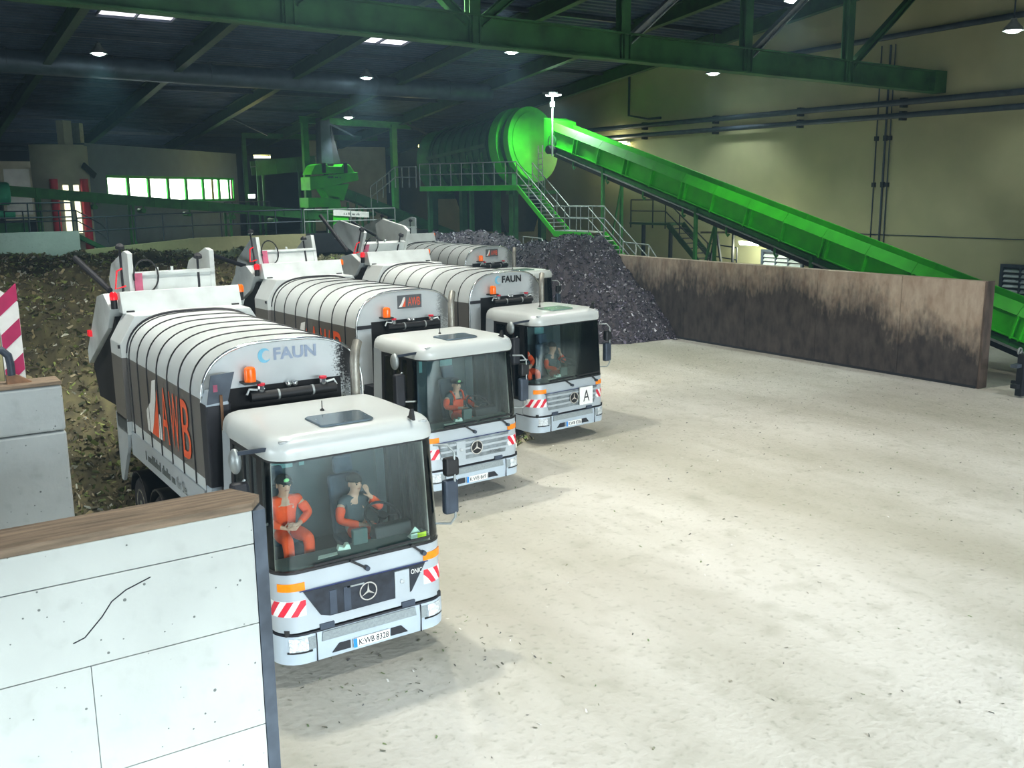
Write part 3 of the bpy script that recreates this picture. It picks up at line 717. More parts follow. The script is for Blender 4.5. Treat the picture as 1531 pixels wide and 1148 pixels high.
def build_truck_common(t):
    # ---- cab shell
    sh = MB()
    cab_patch(sh, -2.12, 2.12, [.78, .95, 1.2, 1.4, 1.5, 1.58], 0, .06)
    cab = obj('cab_shell', sh, 'silver', t, smooth=50)
    for s in (-1, 1):
        door = obj('door', cab_patch(MB(), *(sorted((s*2.13, s*2.8))), [.72, 1.15], -.005, .05), 'silver', t)
        fr = MB()
        for ua, ub in ((2.12, 2.17), (2.3, 2.34), (2.47, 2.51), (2.74, 2.8)): cab_patch(fr, *sorted((s*ua, s*ub)), [1.15, 3.08], .0, .05)
        cab_patch(fr, *sorted((s*2.12, s*2.8)), [3.0, 3.09], .0, .05); cab_patch(fr, *sorted((s*2.12, s*2.8)), [1.13, 1.2], .0, .05)
        obj('door_frame', fr, 'black', door)
        obj('door_glass', cab_patch(MB(), *sorted((s*2.15, s*2.78)), [1.18, 3.02], -.015, .012), 'glass_d', door)
        obj('door_pillar', cab_patch(MB(), *sorted((s*2.8, s*3.0)), [.78, 1.6, 3.1], 0, .06), 'silver', t)
        obj('windscreen_pillar', cab_patch(MB(), *sorted((s*2.04, s*2.13)), [1.56, 2.2, 3.1], -.002, .05), 'black', t, smooth=40)
    obj('rear_wall', MB().box(-1.16, 1.16, 2.0, 2.05, .8, 3.1), 'cabin', t)
    for x0, x1 in ((-.75, -.2), (-.1, -.02), (.45, .78)): obj('rear_pane', MB().box(x0, x1, 1.985, 2.0, 2.42 if x0 < 0 else 2.5, 2.88), 'teal', t)
    obj('cab_floor', MB().box(-1.16, 1.16, .3, 2.0, .8, .86), 'cabin', t)
    wf = MB(); cab_patch(wf, -2.05, 2.05, [1.57, 1.605], .004, .05)
    ws = obj('windscreen', cab_patch(MB(), -2.05, 2.05, [1.59, 2.0, 2.4, 2.8, 3.06], 0, .012), 'glass', t, smooth=60)
    obj('windscreen_seal', wf, 'black', ws, smooth=50); obj('windscreen_seal', cab_patch(MB(), -2.05, 2.05, [3.03, 3.1], .004, .05), 'black', ws, smooth=50)
    # ---- roof
    rings = []
    for z, ins in ((3.06, 0), (3.12, -.012), (3.22, .0), (3.29, .03), (3.335, .075), (3.36, .15), (3.375, .32)):
        hw = 1.185-ins; yf = .075+ins*1.15; r = .3-.2*min(1, ins); 
        pts = [UO(u, hw, yf, r, 2.12-ins*.5-.25) for u in us(-2.9, 2.9)]
        x = hw; yb = 2.12-ins*.5
        pts += [(x-.03, yb-.06), (x-.1, yb), (-x+.1, yb), (-x+.03, yb-.06)]
        rings.append([(a, b, z) for a, b in pts])
    roof = obj('cab_roof', MB().loft(rings), 'roofw', t, smooth=50)
    obj('roof_hatch', MB().prism([(-.42, .34), (-.34, .3), (.3, .3), (.36, .36), (.4, .86), (.34, .93), (-.36, .93), (-.42, .86)], 'z', 3.37, 3.4), 'hatch', roof, bevel=.012)
    obj('antenna', MB().lathe([(.035, 0), (.028, .02), (.008, .04), (.006, .14), (.002, .15)], (.0, 1.25, 3.37), (0, 0, 1), 8), 'black', roof)
    obj('antenna', MB().prism([(.03, 3.35), (.2, 3.37), (.15, 3.4), (.1, 3.5), (.07, 3.5)], 'x', .78, .82), 'black', roof)
    for s in (-1, 1): obj('marker_lamp', MB().box(s*.98-.07, s*.98+.07, .13, .2, 3.275, 3.31), 'lens', roof, bevel=.01)
    # ---- front
    for s in (-1, 1):
        obj('indicator', cab_patch(MB(), *sorted((s*.93, s*1.62)), [1.345, 1.45], .012, .03), 'orange', t, smooth=40)
        w = cab_patch(MB(), *sorted((s*.93, s*2.08)), [1.0, 1.21], .003, .004); wp = obj('warning_panel', w, 'plate', t, smooth=40)
        L0, L1 = .93, 2.08; n = 3
        for k in range(n):
            ua = L0+(L1-L0)*k/n; um = L0+(L1-L0)*(k+.5)/n; sk = .3
            U = []
            zs = [1.002, 1.07, 1.14, 1.208]; rows = []
            for i, z in enumerate(zs):
                sh_ = sk*(1-i/3)-.12; a = max(L0, min(L1, ua+sh_)); b_ = max(L0, min(L1, um+sh_)); rows.append([a+(b_-a)*j/4 for j in range(5)])
            if k % 1 == 0 and rows[0][0] < L1:
                g = lambda o: [[(*UO(-s*-1*u if s > 0 else -u, *cabdim(z)[:2], cabdim(z)[2], YB, o), z) for u in R] for R, z in zip(rows, zs)]
                obj('stripe', MB().shell(g(.007), g(.003)), 'red', wp)
    bu = MB(); bump_patch(bu, -2.6, 2.6, [.35, .40, .55, .70, .74], 0, .05)
    bumper = obj('bumper', bu, 'bumper', t, smooth=50)
    obj('bumper_top', MB().loft([[(*UO(u, 1.245-i, -.03+i, .34, 1.1), .74) for u in us(-2.6, 2.6)]+[(1.1, 1.1, .74), (-1.1, 1.1, .74)] for i in (0., .0)][:1]*1+[[(*UO(u, 1.225, -.02, .33, 1.1), .76) for u in us(-2.6, 2.6)]+[(1.1, 1.1, .76), (-1.1, 1.1, .76)]]), 'dark', bumper)
    for s in (-1, 1):
        hl = obj('headlight', bump_patch(MB(), *sorted((s*.98, s*1.42)), [.53, .71], .012, .03), 'lens', t, smooth=40)
        obj('headlight_rim', bump_patch(MB(), *sorted((s*.92, s*1.48)), [.51, .535], .014, .03), 'black', hl)
        obj('turn_reflector', bump_patch(MB(), *sorted((s*.84, s*.97)), [.54, .71], .008, .02), 'tread', hl)
        obj('bumper_seam', MB().box(s*.77-.005, s*.77+.005, -.064, -.03, .35, .74), 'dark', bumper)
        obj('air_slot', MB().prism([(s*.3, .41), (s*.3, .52), (s*.46, .52), (s*.56, .41)], 'y', -.062, -.03), 'dark', bumper)
        obj('latch', MB().box(s*.6-.1, s*.6+.1, -.03, .03, .755, .83), 'pipe', bumper)
    obj('step_tread', MB().prism([(-.7, .61), (.7, .61), (.68, .735), (-.68, .735)], 'y', -.064, -.03), 'tread', bumper)
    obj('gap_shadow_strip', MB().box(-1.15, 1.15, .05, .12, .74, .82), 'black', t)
    for x0, z0, x1, z1 in ((-.23, 1.6, .0, 1.45), (.68, 1.62, .86, 1.47)):
        wp = obj('wiper', MB().beam((x0, -.0, z0), (x1, -.02, z1), .035, .03), 'black', t); obj('wiper_pivot', MB().cyl((x1, -.05, z1), (x1, .03, z1), .035, 10), 'pipe', wp)
        obj('wiper_blade', MB().beam((x0-.5, .01, z0+.02+.02), (x0+.3, .01, z0+.06), .02, .03), 'black', wp)
    # ---- mirrors
    m = obj('mirror_arm', MB().tube([(1.2, .25, 2.9), (1.36, .12, 2.9), (1.44, .08, 2.8), (1.44, .08, 1.85), (1.38, .12, 1.75), (1.22, .25, 1.75)], .018, 8), 'galv', t, smooth=60)
    obj('mirror_housing', MB().box(1.3, 1.52, .06, .2, 2.45, 2.72), 'black', m, bevel=.04); obj('mirror_housing', MB().box(1.28, 1.5, .06, .2, 1.9, 2.4), 'pipe', m, bevel=.04)
    m = obj('mirror_arm', MB().tube([(-1.2, .35, 2.2), (-1.38, .45, 2.2), (-1.45, .5, 2.25), (-1.45, .5, 2.75), (-1.4, .5, 2.8)], .018, 8), 'galv', t, smooth=60)
    obj('mirror_housing', MB().box(-1.6, -1.36, .42, .58, 2.1, 2.78), 'chassis', m, bevel=.05)
    m = obj('mirror_arm', MB().beam((-1.15, .3, 3.2), (-1.42, .62, 3.12), .05, .05), 'pipe', t)
    obj('mirror_housing', MB().ball((-1.45, .7, 3.0), .17, 14, 8, (.45, .75, 1)), 'galv', m, smooth=180)
    # ---- interior
    obj('dashboard', MB().prism([(.14, 1.3), (.14, 1.6), (.5, 1.63), (.72, 1.55), (.75, 1.25)], 'x', -1.12, 1.12), 'dash', t, bevel=.02)
    obj('instrument_hood', MB().prism([(.45, 1.6), (.5, 1.78), (.62, 1.8), (.7, 1.6)], 'x', .38, .95), 'black', t, bevel=.02)
    obj('monitor', MB().box(.02, .24, .42, .5, 1.62, 1.84), 'dash', t, bevel=.015)
    sw = MB(); c = Vector((.66, .82, 1.82)); ax = Vector((0, -.55, .83)).normalized(); u = Vector((1, 0, 0)); w = ax.cross(u)
    R = [c+.25*(math.cos(2*PI*k/24)*u+math.sin(2*PI*k/24)*w) for k in range(25)]
    sw.tube(R, .02, 8, cap=False); sw.cyl(c-ax*.02, c+ax*.03, .07, 14)
    for k in (0, 8, 16): sw.beam(c, R[k], .04, .02, ax)
    sw.cyl(c, c-ax*.35, .035, 8); obj('steering_wheel', sw, 'black', t)
    for x in (-.62, .45):
        st = obj('seat', MB().box(x-.27, x+.27, 1.0, 1.55, 1.32, 1.46), 'seat', t, bevel=.05)
        obj('seat_back', MB().prism([(1.42, 1.42), (1.56, 1.42), (1.72, 2.28), (1.6, 2.3)], 'x', x-.26, x+.26), 'seat', st, bevel=.05)
        obj('headrest', MB().prism([(1.6, 2.3), (1.72, 2.3), (1.76, 2.55), (1.66, 2.57)], 'x', x-.15, x+.15), 'seat', st, bevel=.04)
        obj('seat_box', MB().box(x-.22, x+.22, 1.05, 1.5, .86, 1.32), 'cabin', st)
    # ---- chassis and wheels
    obj('chassis', MB().box(-.45, .45, .6, 8.0, .7, 1.25), 'chassis', t)
    obj('engine_cover', MB().box(-1.15, 1.15, 2.1, 2.6, 1.0, 2.2), 'chassis', t)
    for y in (1.25, 5.88, 7.32):
        for s in (-1, 1):
            w = obj('wheel', MB().lathe([(.3, -.17), (.5, -.17), (.56, -.11), (.57, 0), (.56, .11), (.5, .17), (.3, .17)], (s*1.05, y, .572), (s, 0, 0), 28), 'rubber', t, smooth=40)
            obj('rim', MB().lathe([(.32, -.05), (.33, .172), (.29, .175), (.24, .08), (.16, .1), (.12, .17), (.05, .175), (.001, .175)], (s*1.05, y, .572), (s, 0, 0), 20), 'chrome', w, smooth=40)
    for y in (5.88, 7.32):
        for s in (-1, 1):
            a = [math.radians(k) for k in range(15, 166, 15)]
            obj('mudguard', MB().shell([[(x, y+.68*math.cos(q), .572+.68*math.sin(q)) for q in a] for x in (s*.82, s*1.25)], [[(x, y+.65*math.cos(q), .572+.65*math.sin(q)) for q in a] for x in (s*.82, s*1.25)]), 'black', t, smooth=60)
    # ---- body
    hull = obj('body_hull', MB().prism(HULL, 'y', 2.68, 7.2), 'body', t, smooth=35)
    ins = [(x*.985, z-.01 if z > 3 else z) for x, z in HULL]
    for y in (3.15, 3.8, 4.45, 5.1, 5.75, 6.4, 7.0):
        pts = [(x*1.004, y, z+.004 if z > 3.5 else z) for x, z in HULL]
        obj('rib', MB().tube(pts, .015, 6), 'black', hull)
    obj('edge_rim', MB().tube([(x*.992, 2.645, z-.008) for x, z in HULL], .025, 8), 'chrome', hull, smooth=60)
    for s in (-1, 1):
        obj('lower_panel', MB().box(s*1.29-.02, s*1.29+.02, 2.68, 7.25, 1.62, 2.07), 'silver', hull)
        sk = obj('tail_skirt', MB().prism([(7.2, 2.3), (8.12, 2.3), (8.12, .95), (7.95, .95), (7.3, 1.75)], 'x', s*1.34-.03, s*1.34+.03), 'silver', hull)
    obj('front_recess', MB().box(-.9, .9, 2.62, 2.69, 2.2, 3.56), 'recess_dark', t)
    obj('front_strip', MB().box(-1.27, -.9, 2.62, 2.68, 3.42, 3.5), 'chassis', t)
    tk = obj('air_tank', MB().cyl((-.62, 2.42, 3.44), (.72, 2.42, 3.44), .075, 16), 'black', t, smooth=40)
    for x in (-.2, .34): obj('strap', MB().cyl((x-.015, 2.42, 3.44), (x+.015, 2.42, 3.44), .082, 16), 'galv', tk, smooth=40)
    for x in (-.45, .52):
        v = obj('valve', MB().lathe([(.04, 0), (.055, .04), (.045, .09), (.02, .1)], (x, 2.42, 3.5), (0, 0, 1), 10), 'chrome', tk); obj('valve_cap', MB().cyl((x-.0, 2.42, 3.6), (x, 2.42, 3.63), .06, 10), 'red', v)
        obj('valve_pipe', MB().tube([(x+(-.06 if x < 0 else .06), 2.42, 3.54), (x+(-.18 if x < 0 else .18), 2.42, 3.56), (x+(-.22 if x < 0 else .22), 2.42, 3.48)], .018, 6), 'lift', v)
    for x in (0.02, .12): obj('valve', MB().ball((x, 2.55, 3.55), .05, 10, 6), 'chrome', tk, smooth=180)
    ex = obj('exhaust_pipe', MB().tube([(1.02, 2.35, 1.2), (1.02, 2.35, 3.6), (1.03, 2.36, 3.85), (1.07, 2.4, 3.98), (1.14, 2.46, 4.1)], .075, 14), 'exhaust', t, smooth=60)
    obj('exhaust_outlet', MB().cyl((1.139, 2.459, 4.098), (1.142, 2.462, 4.102), .062, 14), 'black', ex)
    b = obj('beacon', MB().lathe([(.085, 0), (.085, .16), (.075, .2), (.04, .22), (.001, .222)], (-.58, 2.5, 3.66), (0, 0, 1), 16), 'beacon', t, smooth=40)
    obj('beacon_base', MB().box(-.7, -.46, 2.4, 2.68, 3.63, 3.66), 'black', b); obj('beacon_cable', MB().tube([(-.55, 2.64, 3.62), (-.56, 2.65, 3.56), (-.3, 2.65, 3.52), (-.2, 2.65, 3.5)], .008, 5), 'black', b)
    # ---- tail frame and raised tailgate
    fp = [(-1.37, 2.0), (-1.37, 3.7), (-1.08, 4.2), (1.08, 4.2), (1.37, 3.7), (1.37, 2.0)]
    tf = obj('tail_frame', MB().prism(fp, 'y', 7.2, 8.05), 'body', t, bevel=.015)
    obj('tail_cover', MB().prism([(7.85, 4.18), (8.0, 4.58), (8.7, 4.5), (8.7, 4.18)], 'x', -1.14, 1.14), 'lift', tf, bevel=.01)
    obj('frame_rim', MB().tube([(x*.99, 7.19, z+.012 if z > 3.5 else z) for x, z in HULL[2:-2]], .03, 6), 'chassis', tf)
    for x in (-1.0, 1.0): obj('latch', MB().box(x-.07, x+.07, 7.82, 7.88, 4.2, 4.23), 'black', tf)
    obj('grab_cleat', MB().box(-1.4, -1.37, 7.25, 7.3, 3.62, 3.68), 'black', tf)
    for x, mt in ((1.22, 'beacon'), (-1.22, 'redlens')):
        b = obj('rear_beacon', MB().lathe([(.07, 0), (.07, .11), (.04, .15), (.001, .151)], (x, 8.15, 4.42), (0, 0, 1), 12), mt, t, smooth=40); obj('beacon_base', MB().cyl((x, 8.15, 4.25), (x, 8.15, 4.42), .06, 10), 'black', b)
    g = obj('tailgate', MB().prism([(8.15, 4.25), (8.7, 4.5), (9.3, 4.4), (10.75, 3.15), (10.75, 2.85), (8.5, 3.85)], 'x', -1.3, 1.3), 'lift', t, bevel=.01)
    obj('hopper_lining', MB().prism([(8.2, 4.1), (8.5, 3.83), (10.7, 2.83), (10.3, 2.2), (8.12, 2.3)], 'x', -1.22, 1.22), 'recess_dark', g)
    obj('tail_lamp', MB().box(-1.36, -1.3, 10.1, 10.3, 3.5, 3.62), 'redlens', g)
    # ---- bin lifter
    l = obj('bin_lifter', MB().box(-.6, 1.05, -.04, .05, 0, .42).box(-.6, 1.05, -.09, .06, .4, .46), 'lift', t, off=(0, 9.3, 4.38))
    for x in (-.62, 1.02):
        obj('side_plate', MB().prism([(-.05, 0), (-.05, .84), (.25, .88), (1.5, .55), (1.85, .2), (1.6, -.15)], 'x', x-.05, x+.05), 'lift', l, bevel=.01)
    obj('guard_plate', MB().box(-.57, -.42, -.1, -.04, -.05, .44), 'pink', l)
    for x, h in ((-.8, .95), (.72, .7)):
        p = obj('lamp_pole', MB().cyl((x, -.05, -.3), (x, -.05, h), .025, 8), 'chassis', l); obj('work_lamp', MB().lathe([(.09, 0), (.08, .06), (.03, .1)], (x, -.08, h), (0, -.3, 1), 12), 'chassis', p); obj('lamp_glass', MB().cyl((x, -.085, h-.01), (x, -.08, h+.005), .07, 12), 'lens', p)
    obj('hose', MB().tube([(-.35+.3*math.cos(a)*.8, -.12, .38+.33*math.sin(a)) for a in np.linspace(-1.7, 3.4, 16)], .018, 6), 'black', l, smooth=60)
    obj('hose', MB().tube([(-.75, -.1, .2), (-.95, -.1, .15), (-.9, -.1, .5), (-.8, -.1, .55)], .018, 6), 'redlens', l, smooth=60)
    for x in (-.1, .2): obj('stud', MB().cyl((x, 0, .46), (x, 0, .54), .03, 8), 'lift', l)
    obj('ram', MB().cyl((-1.0, .2, .1), (-1.35, 1.6, .7), .06, 10), 'chassis', l)
    return t

M['hatch'] = pm('hatch_smoked_glass', rgb(110, 126, 136), .12, .3, var=.1, scale=2)
M['hatch_g'] = pm('hatch_green_glass', rgb(140, 172, 158), .15, .2, var=.08, scale=2)

def side_logo(t):
    X = -1.285; ex = (0, -1, 0)
    for i, (s, y, w) in enumerate((('A', 4.72, .42), ('W', 4.14, .5), ('B', 3.5, .44))):
        obj('letter', text_mesh(s, .92, w, (X, y, 2.83), ex, (0, 0, 1), .01), 'awb', t)
    P = lambda pts, x: MB().prism(pts, 'x', x-.008, x)
    obj('emblem_white', P([(5.92, 2.35), (5.62, 2.35), (5.28, 3.0), (5.2, 3.35), (5.42, 3.3), (5.62, 2.9), (5.95, 2.7)], X-.002), 'plate', t)
    obj('emblem_orange', P([(5.62, 2.35), (5.2, 2.35), (5.12, 3.2), (5.3, 2.8)], X-.004), 'awb', t)
    obj('emblem_white', P([(5.2, 2.35), (5.02, 2.35), (5.02, 2.75), (5.12, 2.8)], X-.002), 'plate', t)
    so = obj('slogan', text_mesh('für Sie.', .18, .6, (-1.315, 3.9, 1.84), ex, (0, 0, 1), .006), 'print_g', t)
    obj('slogan_print', strokes(26, .16, 1.9, (-1.311, 5.25, 1.84), ex, .008, 3), 'print_g', so)['kind'] = 'stuff'
def faun(t, mat):
    y = 2.638
    obj('body_lettering', text_mesh('FAUN', .19, .68, (.18, y, 4.01), (1, 0, 0), (0, 0, 1), .008, .035), mat, t)
    n = 20; o = [(-.3+.1*math.cos(a), 4.0+.11*math.sin(a)) for a in np.linspace(.6, 2*PI-.6, n)]; i = [(-.265+.07*math.cos(a), 4.0+.075*math.sin(a)) for a in np.linspace(2*PI-.75, .75, n)]
    obj('body_emblem', MB().prism(o+i, 'y', y-.008, y), 'sky_b', t)
def awb_sign(t):
    y = 2.638
    s = obj('front_sign', MB().box(-.22, .4, y-.02, y, 3.8, 4.1), 'signgrey', t)
    obj('sign_lettering', text_mesh('AWB', .19, .32, (.2, y-.02, 3.95), (1, 0, 0), (0, 0, 1), .004), 'awb', s)
    obj('sign_emblem', MB().prism([(-.2, 3.84), (-.12, 3.84), (-.04, 3.98), (-.03, 4.06), (-.08, 4.05), (-.13, 3.93)], 'y', y-.026, y-.02), 'plate', s)
    obj('sign_emblem', MB().prism([(-.11, 3.84), (-.03, 3.84), (-.02, 4.04)], 'y', y-.026, y-.02), 'awb', s)
def plate(t, txt, two=True):
    p = obj('number_plate', MB().box(-.27, .27, -.085, -.062, .405, .53), 'plate', t, bevel=.004)
    obj('plate_band', MB().box(-.27, -.215, -.089, -.085, .405, .53), 'eu', p)
    obj('plate_lettering', text_mesh(txt, .086, .44, (.03, -.085, .467), (1, 0, 0), (0, 0, 1), .003, .015), 'print_k', p)
def grille_dark(t):
    y = -.002
    g = obj('grille_panel', MB().prism([(-.9, 1.325), (.88, 1.325), (.66, .96), (.55, .915), (-.55, .915), (-.68, .96)], 'y', y-.012, .05), 'grille', t)
    for x in (-.5, -.3): obj('grille_bar', MB().box(x-.05, x+.05, y-.02, y-.012, .93, 1.26), 'pipe', g)
    obj('grille_bar', MB().box(-.3, -.05, y-.02, y-.012, 1.24, 1.26), 'galv', g)
    obj('service_flap', MB().box(.4, .62, y-.03, y-.012, .92, 1.3), 'silver', g); 
    obj('flap_lamp', MB().ball((.51, y-.03, 1.15), .04, 10, 6), 'lens', g)
    obj('model_lettering', text_mesh('ONIC', .07, .17, (.74, y-.014, 1.24), (1, 0, 0), (0, 0, 1), .004), 'plate', g)
    obj('star_emblem', star(MB(), (0, 1.13), .13, y-.02), 'chrome', g)
    obj('panel_line', MB().box(-.95, .93, -.012, .0, 1.332, 1.342), 'eu_d', t)
def grille_slats(t, flap, sx, model):
    y = -.002
    g = obj('grille_panel', MB().prism([(-.9, 1.325), (.88, 1.325), (.78, .9), (-.8, .9)], 'y', y-.012, .05), 'slatbase', t)
    for z in (1.25, 1.13, 1.01):
        obj('grille_slat', MB().prism([(-.86, z-.02), (.85, z-.02), (.86, z+.025), (-.87, z+.025)], 'y', y-.035, y-.012), 'silver', g)
    if flap: obj('service_flap', MB().box(-.48, -.26, y-.045, y-.012, .9, 1.3), 'silver', g); obj('flap_lamp', MB().ball((-.37, y-.045, 1.13), .04, 10, 6), 'lens', g)
    obj('star_disc', MB().cyl((sx, y-.03, 1.12), (sx, y-.045, 1.12), .135, 24), 'print_k', g); obj('star_emblem', star(MB(), (sx, 1.12), .15, y-.045), 'chrome', g)
    if model: obj('model_lettering', text_mesh(model, .06, .28, (.5, y-.04, .97), (1, 0, 0), (0, 0, 1), .004), 'print_k', g)
    obj('panel_line', MB().box(-.95, .93, -.012, .0, 1.332, 1.342), 'eu_d', t)
M['eu_d'] = pm('dark_blue_line', rgb(40, 56, 110), .5, var=.05, scale=5)
M['slatbase'] = pm('grille_base_paint', rgb(140, 150, 154), .45, .3, var=.25, scale=5)

T1 = thing('refuse_truck', 'nearest silver refuse truck with dark grille and plate K WB 8328', 'truck', (0, 0, 0), 0, 'refuse trucks')
build_truck_common(T1)
trucks = [T1]
for loc, a, lab in (((5.121, 5.525, 0), 2.911, 'silver refuse truck second in the row, with an AWB sign and a lone driver'),
                    ((9.765, 8.249, 0), 5.486, 'silver refuse truck with black FAUN lettering and a letter A board on its grille'),
                    ((16.3, 19.2, 0), 6.5, 'rearmost refuse truck, largely hidden, with a small AWB sign beside the dark heap')):
    c = copy_tree(T1); c.location = loc; c.rotation_euler = (0, 0, math.radians(a)); c['label'] = lab; trucks.append(c)
T1, T2, T3, T4 = trucks
for t in trucks:
    fm = 'front_soot' if t is T1 else 'front'
    obj('body_front', MB().prism([(x*.985, z-.012 if z > 3 else 2.1) for x, z in HULL], 'y', 2.64, 2.67), fm, t)
for t in (T1, T2): side_logo(t)
for t in (T3, T4): side_logo(t)
faun(T1, 'faun_b'); faun(T3, 'print_k'); awb_sign(T2); awb_sign(T4)
plate(T1, 'K:WB 8328'); plate(T2, 'K:WB 8691'); plate(T3, 'K:WB 8336')
grille_dark(T1); grille_slats(T2, True, .02, 'ECONIC'); grille_slats(T3, False, .03, None); grille_slats(T4, False, 0, None)
b = obj('letter_board', MB().box(.2, .66, -.09, -.07, .9, 1.36), 'plate', T3); obj('board_letter', text_mesh('A', .3, .22, (.43, -.09, 1.13), (1, 0, 0), (0, 0, 1), .004), 'print_k', b)
obj('model_lettering', text_mesh('NIC', .05, .13, (.74, -.04, 1.0), (1, 0, 0), (0, 0, 1), .004), 'print_k', T3)
for t, a in ((T3, 24), (T2, -14)):
    [c for c in t.children if c.name.startswith('bin_lifter')][0].rotation_euler = (math.radians(a), 0, 0)
for t in (T3, T4):
    for c in t.children:
        for d in c.children:
            if d.name.startswith('roof_hatch'):
                d.material_slots[0].link = 'OBJECT'; d.material_slots[0].material = M['hatch_g']
# extras on the nearest truck: folded plate and rod column at the front body corner
cp = obj('corner_column', MB().box(-1.3, -.93, 2.36, 2.66, 1.6, 3.42), 'chassis', T1, bevel=.03)
obj('corner_column_foot', MB().box(-1.31, -.95, 2.35, 2.6, 1.6, 2.2), 'bumper', cp, bevel=.03)
obj('guide_rod', MB().cyl((-1.08, 2.32, 1.9), (-1.08, 2.32, 3.55), .022, 8), 'copper', cp)
obj('corner_plate', MB().prism([(-1.28, 3.42), (-.98, 3.45), (-.86, 3.86), (-1.2, 3.84)], 'y', 2.34, 2.36), 'galv_d', cp); obj('plate_sticker', MB().box(-1.18, -1.12, 2.33, 2.34, 3.6, 3.7), 'pink', cp)
obj('bracket_cover', MB().prism([(-1.3, 3.38), (-.95, 3.38), (-1.0, 3.58), (-1.22, 3.6)], 'y', 2.36, 2.64), 'bumper', cp, bevel=.02)

